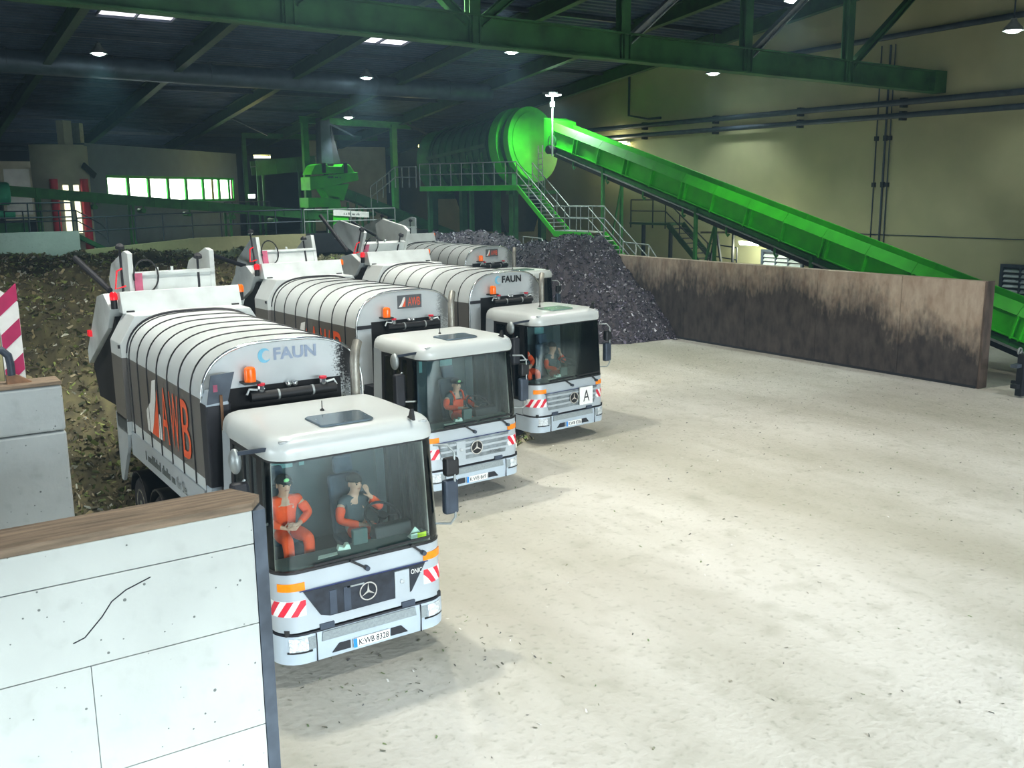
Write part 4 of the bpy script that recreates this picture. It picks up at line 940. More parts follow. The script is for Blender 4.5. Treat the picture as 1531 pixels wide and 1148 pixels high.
# ================================================================== PEOPLE (seated crew)
def skin_mesh(name, J, E, root, mat, parent, sub=2):
    names = list(J); me = bpy.data.meshes.new(name)
    me.from_pydata([J[n][:3] for n in names], [(names.index(a), names.index(b)) for a, b in E], [])
    o = obj(name, me, mat, parent)
    bm = bmesh.new(); bm.from_mesh(me); bm.verts.layers.skin.verify(); bm.to_mesh(me); bm.free()
    d = me.skin_vertices[0].data
    for i, n in enumerate(names):
        r = J[n][3]; d[i].radius = (r, r) if not isinstance(r, tuple) else r
        d[i].use_root = (n == root)
    m = o.modifiers.new('skin', 'SKIN'); m.use_smooth_shade = True; m.branch_smoothing = .3
    m = o.modifiers.new('sub', 'SUBSURF'); m.levels = sub; m.render_levels = sub
    return o
def person(label, truck, loc, pose, torso, sleeve, bib=None, cap=None, hair=True, turn=0., sc=1.08):
    t = thing('person', label, 'person')
    t.parent = None
    mw = Matrix.Translation(truck.location) @ Matrix.Rotation(truck.rotation_euler.z, 4, 'Z') @ Matrix.Translation(loc) @ Matrix.Rotation(turn, 4, 'Z') @ Matrix.Scale(sc, 4)
    t.matrix_world = mw
    # joints: facing -y, seat surface at z = 0
    lh, rh = pose   # elbow, wrist, finger direction for picture-left (-x) and picture-right (+x) arm
    J = dict(pel=(0, .02, .1, (.15, .12)), sp=(0, .05, .28, (.14, .11)), ch=(0, .05, .44, (.155, .115)), nb=(0, .04, .545, .07), nk=(0, .025, .59, .062),
             hd0=(0, -.005, .635, .08), hd1=(0, .0, .71, (.098, .112)), hd2=(0, .01, .79, (.094, .108)), nose=(0, -.105, .7, .016))
    E = [('pel', 'sp'), ('sp', 'ch'), ('ch', 'nb'), ('nb', 'nk'), ('nk', 'hd0'), ('hd0', 'hd1'), ('hd1', 'hd2'), ('hd1', 'nose')]
    for s, nm, (el, wr, fd) in ((-1, 'l', lh), (1, 'r', rh)):
        J['sh'+nm] = (s*.19, .05, .5, .062); J['el'+nm] = (*el, .045); J['wr'+nm] = (*wr, .03)
        E += [('ch', 'sh'+nm), ('sh'+nm, 'el'+nm), ('el'+nm, 'wr'+nm)]
        f = Vector(fd).normalized(); W0 = Vector(wr); pa = W0+f*.05; J['pa'+nm] = (*pa, (.036, .018)); E.append(('wr'+nm, 'pa'+nm))
        side = f.cross(Vector((0, -1, .3))).normalized()
        curl = Vector((0, .25, -.35))
        for k, (o_, L) in enumerate(((-.028, .07), (-.009, .08), (.01, .076), (.028, .06))):
            a = pa+side*o_+f*.035; b = a+f*L*.5; c = b+(f+curl).normalized()*L*.5
            for q, p in (('a', a), ('b', b), ('c', c)): J['f%s%d%s' % (nm, k, q)] = (*p, .0095)
            E += [('pa'+nm, 'f%s%da' % (nm, k)), ('f%s%da' % (nm, k), 'f%s%db' % (nm, k)), ('f%s%db' % (nm, k), 'f%s%dc' % (nm, k))]
        th = W0+f*.02-side*.04; J['t'+nm] = (*th, .011); J['t2'+nm] = (*(th+(f*.6-side*.5).normalized()*.05), .0095); E += [('wr'+nm, 't'+nm), ('t'+nm, 't2'+nm)]
        J['hip'+nm] = (s*.1, .0, .08, .085); J['kn'+nm] = (s*.14, -.42, .1, .062); J['an'+nm] = (s*.13, -.44, -.3, .042); J['to'+nm] = (s*.14, -.6, -.36, .035)
        E += [('pel', 'hip'+nm), ('hip'+nm, 'kn'+nm), ('kn'+nm, 'an'+nm), ('an'+nm, 'to'+nm)]
    body = skin_mesh('body', J, E, 'pel', 'skin', t)
    grow = lambda k, d: (*J[k][:3], tuple(r+d for r in J[k][3]) if isinstance(J[k][3], tuple) else J[k][3]+d)
    tj = {k: grow(k, .016) for k in ('pel', 'sp', 'ch', 'shl', 'shr')}; tj['nb'] = (0, .04, .555, .075)
    for s, nm in ((-1, 'l'), (1, 'r')): tj['mid'+nm] = (*Vector(J['sh'+nm][:3]).lerp(Vector(J['el'+nm][:3]), .35), .072)
    skin_mesh('jacket', tj, [('pel', 'sp'), ('sp', 'ch'), ('ch', 'nb'), ('ch', 'shl'), ('ch', 'shr'), ('shl', 'midl'), ('shr', 'midr')], 'pel', torso, t)
    for nm in 'lr':
        sj = {'a': (*Vector(J['sh'+nm][:3]).lerp(Vector(J['el'+nm][:3]), .25), .078), 'b': grow('el'+nm, .02), 'c': (*Vector(J['el'+nm][:3]).lerp(Vector(J['wr'+nm][:3]), .85), .046)}
        skin_mesh('sleeve', sj, [('a', 'b'), ('b', 'c')], 'a', sleeve, t)
        lj = {k: grow(k+nm, .02) for k in ('hip', 'kn', 'an')}
        skin_mesh('trouser_leg', lj, [('hip', 'kn'), ('kn', 'an')], 'hip', 'orange_w', t)
        obj('boot', MB().ball((J['to'+nm][0], J['to'+nm][1]+.05, J['to'+nm][2]), .06, 10, 6, (.8, 1.7, .8)), 'black', t, smooth=180)
    if bib:
        U = np.linspace(-.12, .12, 5); g = lambda o: [[(x, .05-.14-o+abs(x)*.35, z) for x in U] for z in (.1, .2, .3, .42)]
        bb = obj('bib', MB().shell(g(.012), g(-.03)), bib, t, smooth=60)
        for s in (-1, 1): obj('brace', MB().tube([(s*.1, -.1, .4), (s*.11, -.09, .48), (s*.12, -.03, .57), (s*.12, .05, .585)], .02, 6), bib, bb, smooth=60)
    # face
    for s in (-1, 1):
        obj('eye', MB().ball((s*.034, -.092, .725), .013, 8, 6), 'print_k', t, smooth=180)
        obj('eyebrow', MB().beam((s*.018, -.1, .747), (s*.055, -.092, .749), .008, .008), 'hair', t)
        obj('ear', MB().ball((s*.09, .012, .71), .028, 8, 6, (.4, .8, 1.2)), 'skin', t, smooth=180)
    obj('mouth', MB().beam((-.025, -.094, .66), (.025, -.094, .66), .008, .008), 'lipc', t)
    if cap:
        c = obj('cap', MB().ball((0, .01, .755), .118, 16, 8, (.95, 1.08, .85), 0, .5), cap, t, smooth=180)
        obj('cap_peak', MB().prism([(-.08, -.07), (-.06, -.17), (0, -.19), (.06, -.17), (.08, -.07)], 'z', .757, .769), cap, c)
        obj('cap_badge', MB().ball((0, -.108, .8), .032, 10, 6, (1.2, .4, .8)), 'capband', c, smooth=180)
    elif hair:
        obj('hair', MB().ball((0, .022, .745), .116, 16, 8, (.92, 1.05, 1.0), 0, .48), 'hair', t, smooth=180)
    return t
M['lipc'] = pm('lip', rgb(168, 104, 96), .6, var=.05, scale=9)
rest = (((-.3, -.05, .3), (-.1, -.22, .2), (1, -.3, .05)), ((.3, -.05, .3), (.08, -.24, .24), (-1, -.2, .05)))
chin = (((-.3, -.05, .26), (-.05, -.25, .2), (1, -.2, .0)), ((.33, -.12, .33), (.1, -.17, .57), (-.35, .1, 1)))
drive = (((-.32, -.08, .3), (-.12, -.36, .3), (.3, -1, .1)), ((.32, -.08, .3), (.2, -.38, .3), (-.1, -1, .1)))
for T, tn in ((T1, 'nearest truck'), (T3, 'third truck')):
    person('passenger in orange overalls and dark cap in the %s' % tn, T, (-.62, 1.25, 1.63), rest, 'orange_w', 'orange_w', cap='cap', sc=1.08)
    person('bareheaded driver in slate vest with a hand on his chin, %s' % tn, T, (.45, 1.25, 1.46), chin, 'slate', 'orange_w', turn=.15, sc=1.08)
person('driver in orange bib and dark cap, alone in the second truck', T2, (.38, 1.22, 1.44), drive, 'slate', 'orange_w', bib='orange_w', cap='cap')
person('crew member half seen through the side door glass of the third truck', T3, (-.9, 1.62, 1.58), rest, 'orange_w', 'orange_w', hair=True, sc=1.0)
# loose things on the dashboards
def on_dash(truck, name, label, cat, mb, mat, loc, rz=0):
    o = tag(obj(name, mb, mat), label, cat)
    o.matrix_world = Matrix.Translation(truck.location) @ Matrix.Rotation(truck.rotation_euler.z, 4, 'Z') @ Matrix.Translation(loc) @ Matrix.Rotation(rz, 4, 'Z'); return o
for T, tn in ((T1, 'nearest truck'), (T2, 'second truck'), (T3, 'third truck')):
    on_dash(T, 'paper_sheet', 'pale paper sheet on the dashboard of the %s' % tn, 'paper', MB().prism([(-.17, -.05), (.12, -.06), (.17, .04), (-.1, .06)], 'z', 0, .006), 'paper', (-.42, .3, 1.616), .1)
    on_dash(T, 'folded_papers', 'folded papers beside the monitor in the %s' % tn, 'paper', MB().prism([(-.09, 0), (.09, 0), (.07, .07), (.03, .075), (0, .03), (-.07, .06)], 'y', -.05, .05), 'paper', (-.14, .4, 1.622), -.2)
for T, tn in ((T1, 'nearest truck'), (T3, 'third truck')):
    b = thing('cardboard_tray', 'lime yellow and white tray at the driver side of the %s dashboard' % tn, 'tray')
    b.matrix_world = Matrix.Translation(T.location) @ Matrix.Rotation(T.rotation_euler.z, 4, 'Z') @ Matrix.Translation((.92, .27, 1.61))
    obj('tray_front', MB().box(-.02, .12, -.05, -.04, 0, .07), 'lime', b); obj('tray_body', MB().box(-.12, .12, -.04, .06, 0, .02).box(-.12, -.02, -.05, -.04, 0, .07), 'paper', b); obj('tray_flap', MB().prism([(-.1, .02), (.1, .02), (0, .13)], 'y', .05, .06), 'paper', b)
on_dash(T3, 'pennant', 'small red pennant with a blue and white cross in the side window', 'pennant', MB().prism([(-.1, 0), (.1, 0), (0, -.22)], 'x', 0, .008), 'red', (-1.12, .95, 2.1), 0)

# ================================================================== INCLINED CONVEYOR
def big_conveyor():
    A = Vector((27.0, 32.6, 9.2)); B = Vector((27.0, 4.2, 1.12))
    t = thing('inclined_conveyor', 'long vivid green inclined conveyor descending along the cream wall', 'conveyor', (27, 4.2, 0))
    o = Vector((27, 4.2, 0)); d = (B-A); L = d.length; d.normalize(); n = Vector((0, d.z, -d.y)) if False else Vector((0, -d.z, d.y)); 
    if n.z < 0: n = -n
    Wd = 1.35
    def seg(mb, s0, s1, x0, x1, n0, n1):   # a box in conveyor coordinates
        vs = [(A-o)+d*s+n*h+Vector((x, 0, 0)) for h in (n0, n1) for x in (x0, x1) for s in (s0, s1)]
        return mb.add(vs, [(0, 2, 3, 1), (4, 5, 7, 6), (0, 1, 5, 4), (2, 6, 7, 3), (0, 4, 6, 2), (1, 3, 7, 5)])
    k = 14; dl = L/k
    for i in range(k):
        s0 = i*dl; s1 = s0+dl-.015
        for x in (0., Wd):
            obj('side_panel', seg(MB(), s0, s1, x-.02 if x else .02, x+.02 if x else .06, -.36, .42), 'green', t)
        lip = [(A-o)+d*s_+n*h+Vector((x, 0, 0)) for s_ in (s0, s1) for x, h in ((-.12, .44), (.1, .82), (.14, .8), (-.08, .42))]
        obj('top_lip', MB().loft([lip[:4], lip[4:]]), 'green', t)
        obj('far_lip', seg(MB(), s0, s1, Wd-.05, Wd+.03, .3, .74), 'green', t)
        obj('lower_flange', seg(seg(MB(), s0, s1, -.12, .06, -.40, -.35), s0, s1, -.12, -.09, -.40, -.30), 'green', t)
        obj('under_tray', seg(MB(), s0, s1, .04, Wd-.02, -.66, -.42), 'green2', t)
        obj('rib', seg(MB(), s0+.02, s0+.08, -.16, .03, -.38, .42), 'green', t)
        if i % 2: obj('rib', seg(MB(), s0+.3, s0+.35, -.13, .03, -.38, .42), 'green', t)
    obj('bottom_rail', seg(MB(), 0, L, -.06, .06, -.72, -.66), 'galv', t)
    obj('belt', seg(MB(), 0, L, .08, Wd-.04, .05, .1), 'rubber', t)
    obj('return_belt', seg(MB(), .3, L-.3, .1, Wd-.06, -.95, -.78), 'black', t)
    for i in range(9):
        p = (A-o)+d*(2.2+i*2.9)+n*-.7
        obj('roller_hook', MB().tube([p, p+Vector((0, .02, -.3)), p+Vector((0, -.08, -.42)), p+Vector((0, -.16, -.34))], .05, 6), 'green2', t)
    for s in (4.6, 11.6, 18.5, 24.5):
        p = (A-o)+d*s
        for x in (.0, Wd-.1): obj('leg', MB().beam((x, p.y, 0), (x, p.y, p.z-.4), .14, .14), 'green2', t)
        obj('cross_brace', MB().beam((0, p.y, 1.), (Wd-.1, p.y, p.z-1.2), .08, .08), 'green2', t)
    h = MB().prism([(28.15-.1, 8.6), (29.1, 8.5), (29.1, 10.3), (28.2, 10.05)], 'x', -.02, 1.5)
    obj('head_box', h, 'green', t)
    obj('head_drum', MB().cyl((-.1, 28.3, 9.0), (1.4, 28.3, 9.0), .35, 16), 'green2', t, smooth=40)
    obj('drive_motor', MB().cyl((-.5, 28.1, 8.55), (0, 28.1, 8.55), .22, 12), 'dark', t, smooth=40)
big_conveyor()

# ================================================================== SCREENING DRUM
def drum():
    A = Vector((27.75, 35.3, 9.0)); B = Vector((26.2, 42.1, 8.15)); ax = (B-A).normalized(); L = (B-A).length
    t = thing('screening_drum', 'huge green rotating screening drum with rings, behind the steel stairs', 'drum', (27.75, 35.3, 3.6)); o = Vector((27.75, 35.3, 3.6)); a = A-o
    obj('shell', MB().lathe([(1.9, 1.6), (1.92, L)], a, ax, 40), 'green_dim', t, smooth=40)
    for k in range(9): s = 2.0+k*.58; obj('shell_rib', MB().lathe([(1.9, s-.04), (1.99, s-.04), (1.99, s+.04), (1.9, s+.04)], a, ax, 40), 'green_dim', t, smooth=30)
    obj('front_ring', MB().lathe([(1.9, .9), (2.22, .9), (2.22, 1.5), (1.9, 1.5)], a, ax, 48), 'green', t, smooth=30)
    obj('front_ring', MB().lathe([(1.7, .05), (2.12, .05), (2.12, .42), (1.7, .42)], a, ax, 48), 'green', t, smooth=30)
    obj('ring_gap', MB().lathe([(1.86, .4), (1.88, .92)], a, ax, 40), 'green_dim', t, smooth=30)
    obj('end_disc', MB().lathe([(.001, -.02), (1.78, .0), (1.78, .1)], a, ax, 48), 'green', t, smooth=30)
    obj('rear_cap', MB().lathe([(2.05, L-.2), (2.1, L+.8), (1.9, L+.9)], a, ax, 40), 'green2', t, smooth=30)
    w = Vector((-1, 0, 0))
    for k in range(4):
        s = 1.8+k*1.2; p = a+ax*s
        obj('access_flap', MB().prism([(-1.98, -.35), (-2.02, .35), (-1.86, .4), (-1.8, -.4)], 'y', -.5, .5), 'green2', t, off=tuple(p+Vector((0, .6, -.55))))
        obj('skirt_plate', MB().prism([(-1.95, -1.0), (-1.35, -2.0), (-1.25, -1.95), (-1.85, -.95)], 'y', -.45, .45), 'green2', t, off=tuple(p+Vector((0, .6, 0))))
    obj('side_rail', MB().beam(a+ax*1.5+Vector((-2.06, 0, .15)), a+ax*(L-.5)+Vector((-2.06, 0, .15)), .1, .2), 'green_dim', t)
    obj('end_frame', MB().box(-1.7, -1.4, -.2, .15, -.1, 5.2).box(-1.9, 1.6, -.2, .1, 2.6, 2.8), 'green2', t)
    for s in (1.2, 4., 6.6):
        p = a+ax*s; obj('support_frame', MB().beam((p.x-1.6, p.y, -3.6), (p.x-1.6, p.y, p.z-1.0), .35, .35).beam((p.x+1.6, p.y, -3.6), (p.x+1.6, p.y, p.z-1.0), .35, .35).beam((p.x-1.6, p.y, p.z-2.1), (p.x+1.6, p.y, p.z-2.1), .3, .3), 'green_dim', t)
    obj('outlet_hopper', MB().prism([(-1.9, 2.9), (1.9, 2.9), (1.0, .4), (-1.0, .4)], 'y', 1.5, 6.), 'dark', t)
drum()

# ================================================================== WALKWAY AND STAIRS
def stairs():
    t = thing('steel_staircase', 'galvanised stairs and walkway with green stringers in front of the drum', 'staircase', (25.7, 34.1, 0)); o = Vector((25.7, 34.1, 0))
    X0, X1 = 0., 1.05
    zw = 6.72
    p = lambda y, z, x=0.: Vector((x, y-o.y, z))
    wk = math.atan2(2.95, 5.86); wl = 6.5
    def wkp(l, w, z): return Vector((-math.sin(wk)*l+math.cos(wk)*w, math.cos(wk)*l+math.sin(wk)*w, z))
    def wbox(mb, w0, w1, z0, z1, l0=0., l1=6.5):
        return mb.add([wkp(l, w, z) for z in (z0, z1) for w in (w0, w1) for l in (l0, l1)], [(0, 2, 3, 1), (4, 5, 7, 6), (0, 1, 5, 4), (2, 6, 7, 3), (0, 4, 6, 2), (1, 3, 7, 5)])
    obj('walkway_deck', wbox(MB(), 0, 1.1, zw-.06, zw, -.3), 'galv', t)
    obj('walkway_edge', wbox(MB(), -.04, 0, zw-.3, zw-.02), 'green', t); obj('walkway_edge', wbox(MB(), 1.1, 1.14, zw-.3, zw-.02), 'green', t)
    landing = (27.7, 30.65, 4.32)
    obj('landing_deck', MB().box(X0, X1+.1, landing[0]-o.y, landing[1]-o.y, 4.26, 4.32), 'galv', t)
    obj('landing_edge', MB().box(X0-.04, X0, landing[0]-o.y, landing[1]-o.y, 4.0, 4.28), 'green', t)
    def flight(y0, z0, y1, z1, n):
        for x in (X0, X1): obj('stringer', MB().beam(p(y0, z0-.12, x), p(y1, z1-.12, x), .06, .26), 'green', t)
        for i in range(1, n):
            f = i/n; q = p(y0+(y1-y0)*f, z0+(z1-z0)*f)
            obj('tread', MB().box(X0+.03, X1-.03, q.y-.13, q.y+.13, q.z-.035, q.z), 'galv', t)
        for x in (X0, X1):
            for h in (1.2, .62): obj('rail', MB().tube([p(y0, z0+h, x), p(y1, z1+h, x)], .03, 8), 'galv', t, smooth=60)
            for i in range(0, n+1, 4): f = i/n; q = p(y0+(y1-y0)*f, z0+(z1-z0)*f, x); obj('post', MB().cyl(q+Vector((0, 0, -.15)), q+Vector((0, 0, 1.2)), .027, 8), 'galv', t)
    flight(34.1, zw, 30.65, 4.32, 12); flight(27.7, 4.32, 21.6, 0, 20)
    for h in (1.25, .65):
        obj('rail', MB().tube([wkp(0, 0, zw+h), wkp(wl, 0, zw+h)], .03, 8), 'galv', t, smooth=60)
        obj('rail', MB().tube([p(30.65, 4.32+h), p(27.7, 4.32+h)], .03, 8), 'galv', t, smooth=60); obj('rail', MB().tube([p(30.65, 4.32+h, X1), p(27.7, 4.32+h, X1)], .03, 8), 'galv', t, smooth=60)
    for i in range(10): l = i*wl/9; obj('post', MB().cyl(wkp(l, 0, zw-.1), wkp(l, 0, zw+1.25), .027, 8), 'galv', t)
    for y in (28.7, 29.7):
        for x in (X0, X1): obj('post', MB().cyl(p(y, 4.3, x), p(y, 4.32+1.25, x), .027, 8), 'galv', t)
    for y in (28.2, 30.3): obj('column', MB().beam(p(y, 0, .9), p(y, 4.0, .9), .2, .2), 'green_dim', t)
    for l in (.4, 3.3, 6.2): q = wkp(l, .55, 0); obj('column', MB().beam(q, q+Vector((0, 0, zw-.3)), .22, .22), 'green_dim', t)
    # ladder cage-like rungs at the conveyor head
    for i in range(6): obj('rung', MB().cyl(p(33.1, 6.9+i*.3, .75), p(32.7, 6.9+i*.3, .75), .02, 6), 'galv', t)
    for y in (33.1, 32.7): obj('ladder_side', MB().cyl(p(y, 6.6, .75), p(y, 8.8, .75), .025, 6), 'galv', t)
    return t
stairs()
def short_rail(y0, y1, label):
    t = thing('guard_rail', label, 'railing', (25.0, y0, 0))
    d = y1-y0; pts = [(0, 0, 3.95), (0, d-.5*(1 if d > 0 else -1), 3.9), (0, d, 3.4), (0, d, .0)]
    obj('rail', MB().tube(pts, .035, 8), 'galv', t, smooth=60)
    for k in range(3): y = (d-.5*(1 if d > 0 else -1))*k/2; obj('post', MB().cyl((0, y, 0), (0, y, 3.92), .03, 8), 'galv', t)
short_rail(32.5, 30.3, 'grey guard rail just above the bay wall at the heap, left of two'); short_rail(29.9, 27.9, 'grey guard rail just above the bay wall under the stairs, right of two')
short_rail(24.2, 21.9, 'grey guard rail at the foot of the steel stairs')
# dark stairs against the cream wall
def dark_stairs():
    t = thing('dark_staircase', 'dark steel stairs against the cream wall under the conveyor', 'staircase', (31, 28.2, 0)); o = Vector((31, 28.2, 0))
    p = lambda y, z, x=0.: Vector((x, y-o.y, z))
    obj('platform', MB().box(-.1, 1.2, 27.6-o.y, 30.6-o.y, 4.5, 4.62), 'steel_g', t)
    for x in (0, 1.1): obj('stringer', MB().beam(p(27.6, 4.55, x), p(22.0, .1, x), .06, .3), 'steel_g', t)
    for i in range(1, 18): f = i/18; obj('tread', MB().box(.05, 1.05, 27.6-o.y-5.6*f-.13, 27.6-o.y-5.6*f+.13, 4.6-4.45*f-.04, 4.6-4.45*f), 'dark', t)
    for h in (1.22, .62):
        obj('rail', MB().tube([p(30.6, 4.62+h), p(27.8, 4.62+h), p(24.6, 2.45+h), p(22.6, 2.3+h)], .035, 8), 'dark', t)
    for y, z in ((30.6, 4.62), (28.8, 4.62), (27.8, 4.62), (26.7, 3.9), (25.6, 3.1), (24.6, 2.45), (22.6, 2.3)): obj('post', MB().cyl(p(y, z-.3), p(y, z+1.22), .035, 8), 'dark', t)
    for y in (28.0, 30.2): obj('column', MB().beam(p(y, 0, .6), p(y, 4.5, .6), .16, .16), 'dark', t)
dark_stairs()
t = thing('support_trestle', 'rusty dark trestle frame under the conveyor beside the dark stairs', 'frame', (30.6, 23.5, 0))
obj('crossbar', MB().beam((0, 1.2, 4.22), (0, -1.0, 4.3), .1, .1), 'rust', t)
for a, b in (((0, .2, 4.2), (0, 1.1, 0)), ((0, .1, 4.2), (0, -.9, 0)), ((0, -1.0, 4.3), (0, -1.0, 0))): obj('strut', MB().beam(a, b, .1, .1), 'dark', t)

# ================================================================== GANTRY, SEPARATOR, SMALL CONVEYORS
t = thing('steel_gantry', 'slim green portal frame over the separator machine', 'frame', (19.1, 48, 3.6))
for x in (0, 6.2): obj('column', MB().beam((x, 0, 0), (x, 0, 7.15), .36, .36), 'green2', t)
obj('cross_beam', MB().ibeam((-.3, 0, 7.3), (7.5, 0, 7.1), .3, .4), 'green2', t)
for x, y in ((3.9, 6), (-1.9, 6)): obj('rear_column', MB().beam((x, y, 0), (x, y, 6.5), .25, .25), 'green_dim', t)
obj('rear_beam', MB().ibeam((-2, 6, 6.6), (8, 6, 6.6), .25, .35), 'green_dim', t)
t = thing('separator_machine', 'vivid green separator with sloping hood between the gantry columns', 'machine', (18.4, 46, 3.6))
obj('hood', MB().prism([(.15, 3.9), (.45, 4.45), (.75, 4.55), (1.25, 4.55), (1.3, 4.4), (2.2, 4.4), (2.3, 4.55), (2.75, 4.5), (3.1, 4.0)], 'y', 0, 1.4), 'green', t, bevel=.03)
obj('channel', MB().prism([(.05, 2.95), (.05, 3.75), (3.25, 4.05), (3.3, 3.55)], 'y', -.05, 1.45), 'green', t, bevel=.02)
for x in (1.0, 2.45): obj('clamp', MB().box(x-.1, x+.1, -.1, .1, 4.0, 4.6), 'dark', t)
obj('machine_print', strokes(9, .13, .9, (1.65, -.045, 3.75), (1, 0, 0), .02, 5), 'green_dim', t)['kind'] = 'stuff'
obj('funnel', MB().prism([(.9, 3.15), (2.7, 3.35), (2.3, 2.3), (1.3, 2.5)], 'y', .1, 1.3), 'green', t)
obj('lower_tray', MB().prism([(-.1, 1.9), (-.1, 2.5), (1.5, 2.5), (1.7, 1.95)], 'y', 0, 1.4), 'green', t); obj('lower_beam', MB().box(-.1, 1.5, .1, 1.3, 1.55, 1.62), 'green2', t)
obj('chute', MB().prism([(1.2, 1.1), (1.3, 2.6), (2.0, 2.5), (2.1, 1.9), (2.5, 1.9), (2.4, 1.2)], 'y', .1, 1.2), 'green', t)
for x in (.3, 1.4, 2.6, 3.2): obj('leg', MB().beam((x, .2, 0), (x, .2, 2.2), .12, .12), 'green2', t)
def belt_conveyor(name, label, A, B, w, h, mat, legs, rollers, n_panels=8, zf=3.6):
    A = Vector(A); B = Vector(B); t = thing(name, label, 'conveyor', (A.x, A.y, zf)); o = Vector((A.x, A.y, zf)); a = A-o; b = B-o
    for k in range(n_panels):
        p = a.lerp(b, k/n_panels); q = a.lerp(b, (k+.985)/n_panels)
        for yy in (0, w): obj('side_panel', MB().beam(p+Vector((0, yy, 0)), q+Vector((0, yy, 0)), .06, h), mat, t)
        obj('top_rail', MB().beam(p+Vector((0, -.05, h/2)), q+Vector((0, -.05, h/2)), .14, .06), mat, t)
        obj('bottom_rail', MB().beam(p+Vector((0, -.05, -h/2)), q+Vector((0, -.05, -h/2)), .14, .06), mat, t)
        obj('rib', MB().box(p.x-.03, p.x+.03, -.1, 0, p.z-h/2, p.z+h/2), mat, t)
    obj('belt', MB().beam(a+Vector((0, w/2, .1)), b+Vector((0, w/2, .1)), w-.1, .06), 'rubber', t)
    for f in legs:
        p = a.lerp(b, f)
        for yy in (0, w): obj('leg', MB().beam((p.x, yy, 0), (p.x, yy, p.z-h/2), .12, .12), mat, t)
    for f in rollers:
        p = a.lerp(b, f); obj('roller_bracket', MB().cyl((p.x, -.1, p.z-h/2-.25), (p.x, w, p.z-h/2-.25), .13, 10), mat, t); obj('bracket_arm', MB().box(p.x-.04, p.x+.04, -.05, 0, p.z-h/2-.3, p.z-h/2), mat, t)
    return t
belt_conveyor('belt_conveyor', 'long low green belt conveyor in front of the control room', (1.2, 42.5, 6.65), (18.2, 42.5, 5.05), .9, .45, 'green2', (.09, .35, .65, .92), (.24, .38, .52, .66, .8), 12)
belt_conveyor('belt_conveyor', 'short steep green belt conveyor leaving the separator to the right', (20.6, 46.4, 6.5), (28.2, 44.0, 3.3), .9, .55, 'green2', (.25, .55), (.3, .6), 8)
belt_conveyor('belt_conveyor', 'dull green raised conveyor trough in the shadow left of the gantry', (16.9, 51, 8.0), (21.0, 51, 8.35), 1., .9, 'green_dim', (.1, .8), (), 3)
# turquoise tank at the far left
t = thing('round_tank', 'turquoise horizontal tank end at the far left edge', 'tank', (.6, 42.2, 3.6))
obj('tank_shell', MB().lathe([(.3, -3), (.55, -2.9), (.55, .7), (.5, .78)], (0, 0, 2.9), (1, 0, 0), 24), 'tank', t, smooth=40); obj('tank_base', MB().box(-2.5, 1.4, -.4, .4, .1, 1.5), 'green_dim', t); obj('saddle', MB().box(-.3, .1, -.5, .5, 1.5, 2.5), 'dark', t)
obj('white_pipe', MB().cyl((-2, -.3, 2.1), (.9, -.3, 1.9), .16, 12), 'tank', t)
# steel steps in front of the control room
t = thing('steel_steps', 'small dark steel steps with pipe rails left of the control room', 'staircase', (2.6, 41.6, 3.6))
obj('landing', MB().box(-1.6, 1.6, 0, 1, .75, .85), 'galv', t); 
for s in (0, .95): obj('stringer', MB().beam((1.6, s, .8), (2.9, s, .05), .06, .2), 'green_dim', t)
for i in range(4): obj('tread', MB().box(1.75+i*.3, 2.0+i*.3, 0, .95, .6-i*.17, .64-i*.17), 'galv', t)
for h in (1.2, .7): obj('rail', MB().tube([(-1.6, 0, .85+h), (1.6, 0, .85+h), (2.7, 0, .15+h), (2.95, 0, h-.15)], .03, 8), 'pipe', t, smooth=60)
for x in (-1.6, -.8, 0, .8, 1.6): obj('post', MB().cyl((x, 0, .8), (x, 0, 2.05), .03, 8), 'pipe', t)
for x in (-1.2, .2, 1.4): obj('support', MB().box(x-.08, x+.08, .1, .3, 0, .78), 'dark', t)
# white sign
t = thing('information_sign', 'white oblong sign with dark lettering on a green cabinet', 'sign', (17.55, 40.9, 3.6))
obj('sign_board', MB().prism([(0, 1.52), (2.2, 1.36), (2.2, 1.68), (0, 1.86)], 'y', -.3, -.24), 'plate', t)
obj('sign_lettering', strokes(14, .13, 1.0, (1.12, -.3, 1.6), (1, 0, -.075), .004, 8), 'print_k', t)['kind'] = 'stuff'
obj('cabinet_side', MB().box(0, .95, -.22, .6, 0, 1.6), 'green', t); obj('cabinet_vent', MB().box(.6, .75, -.24, -.2, .3, .5), 'dark', t)

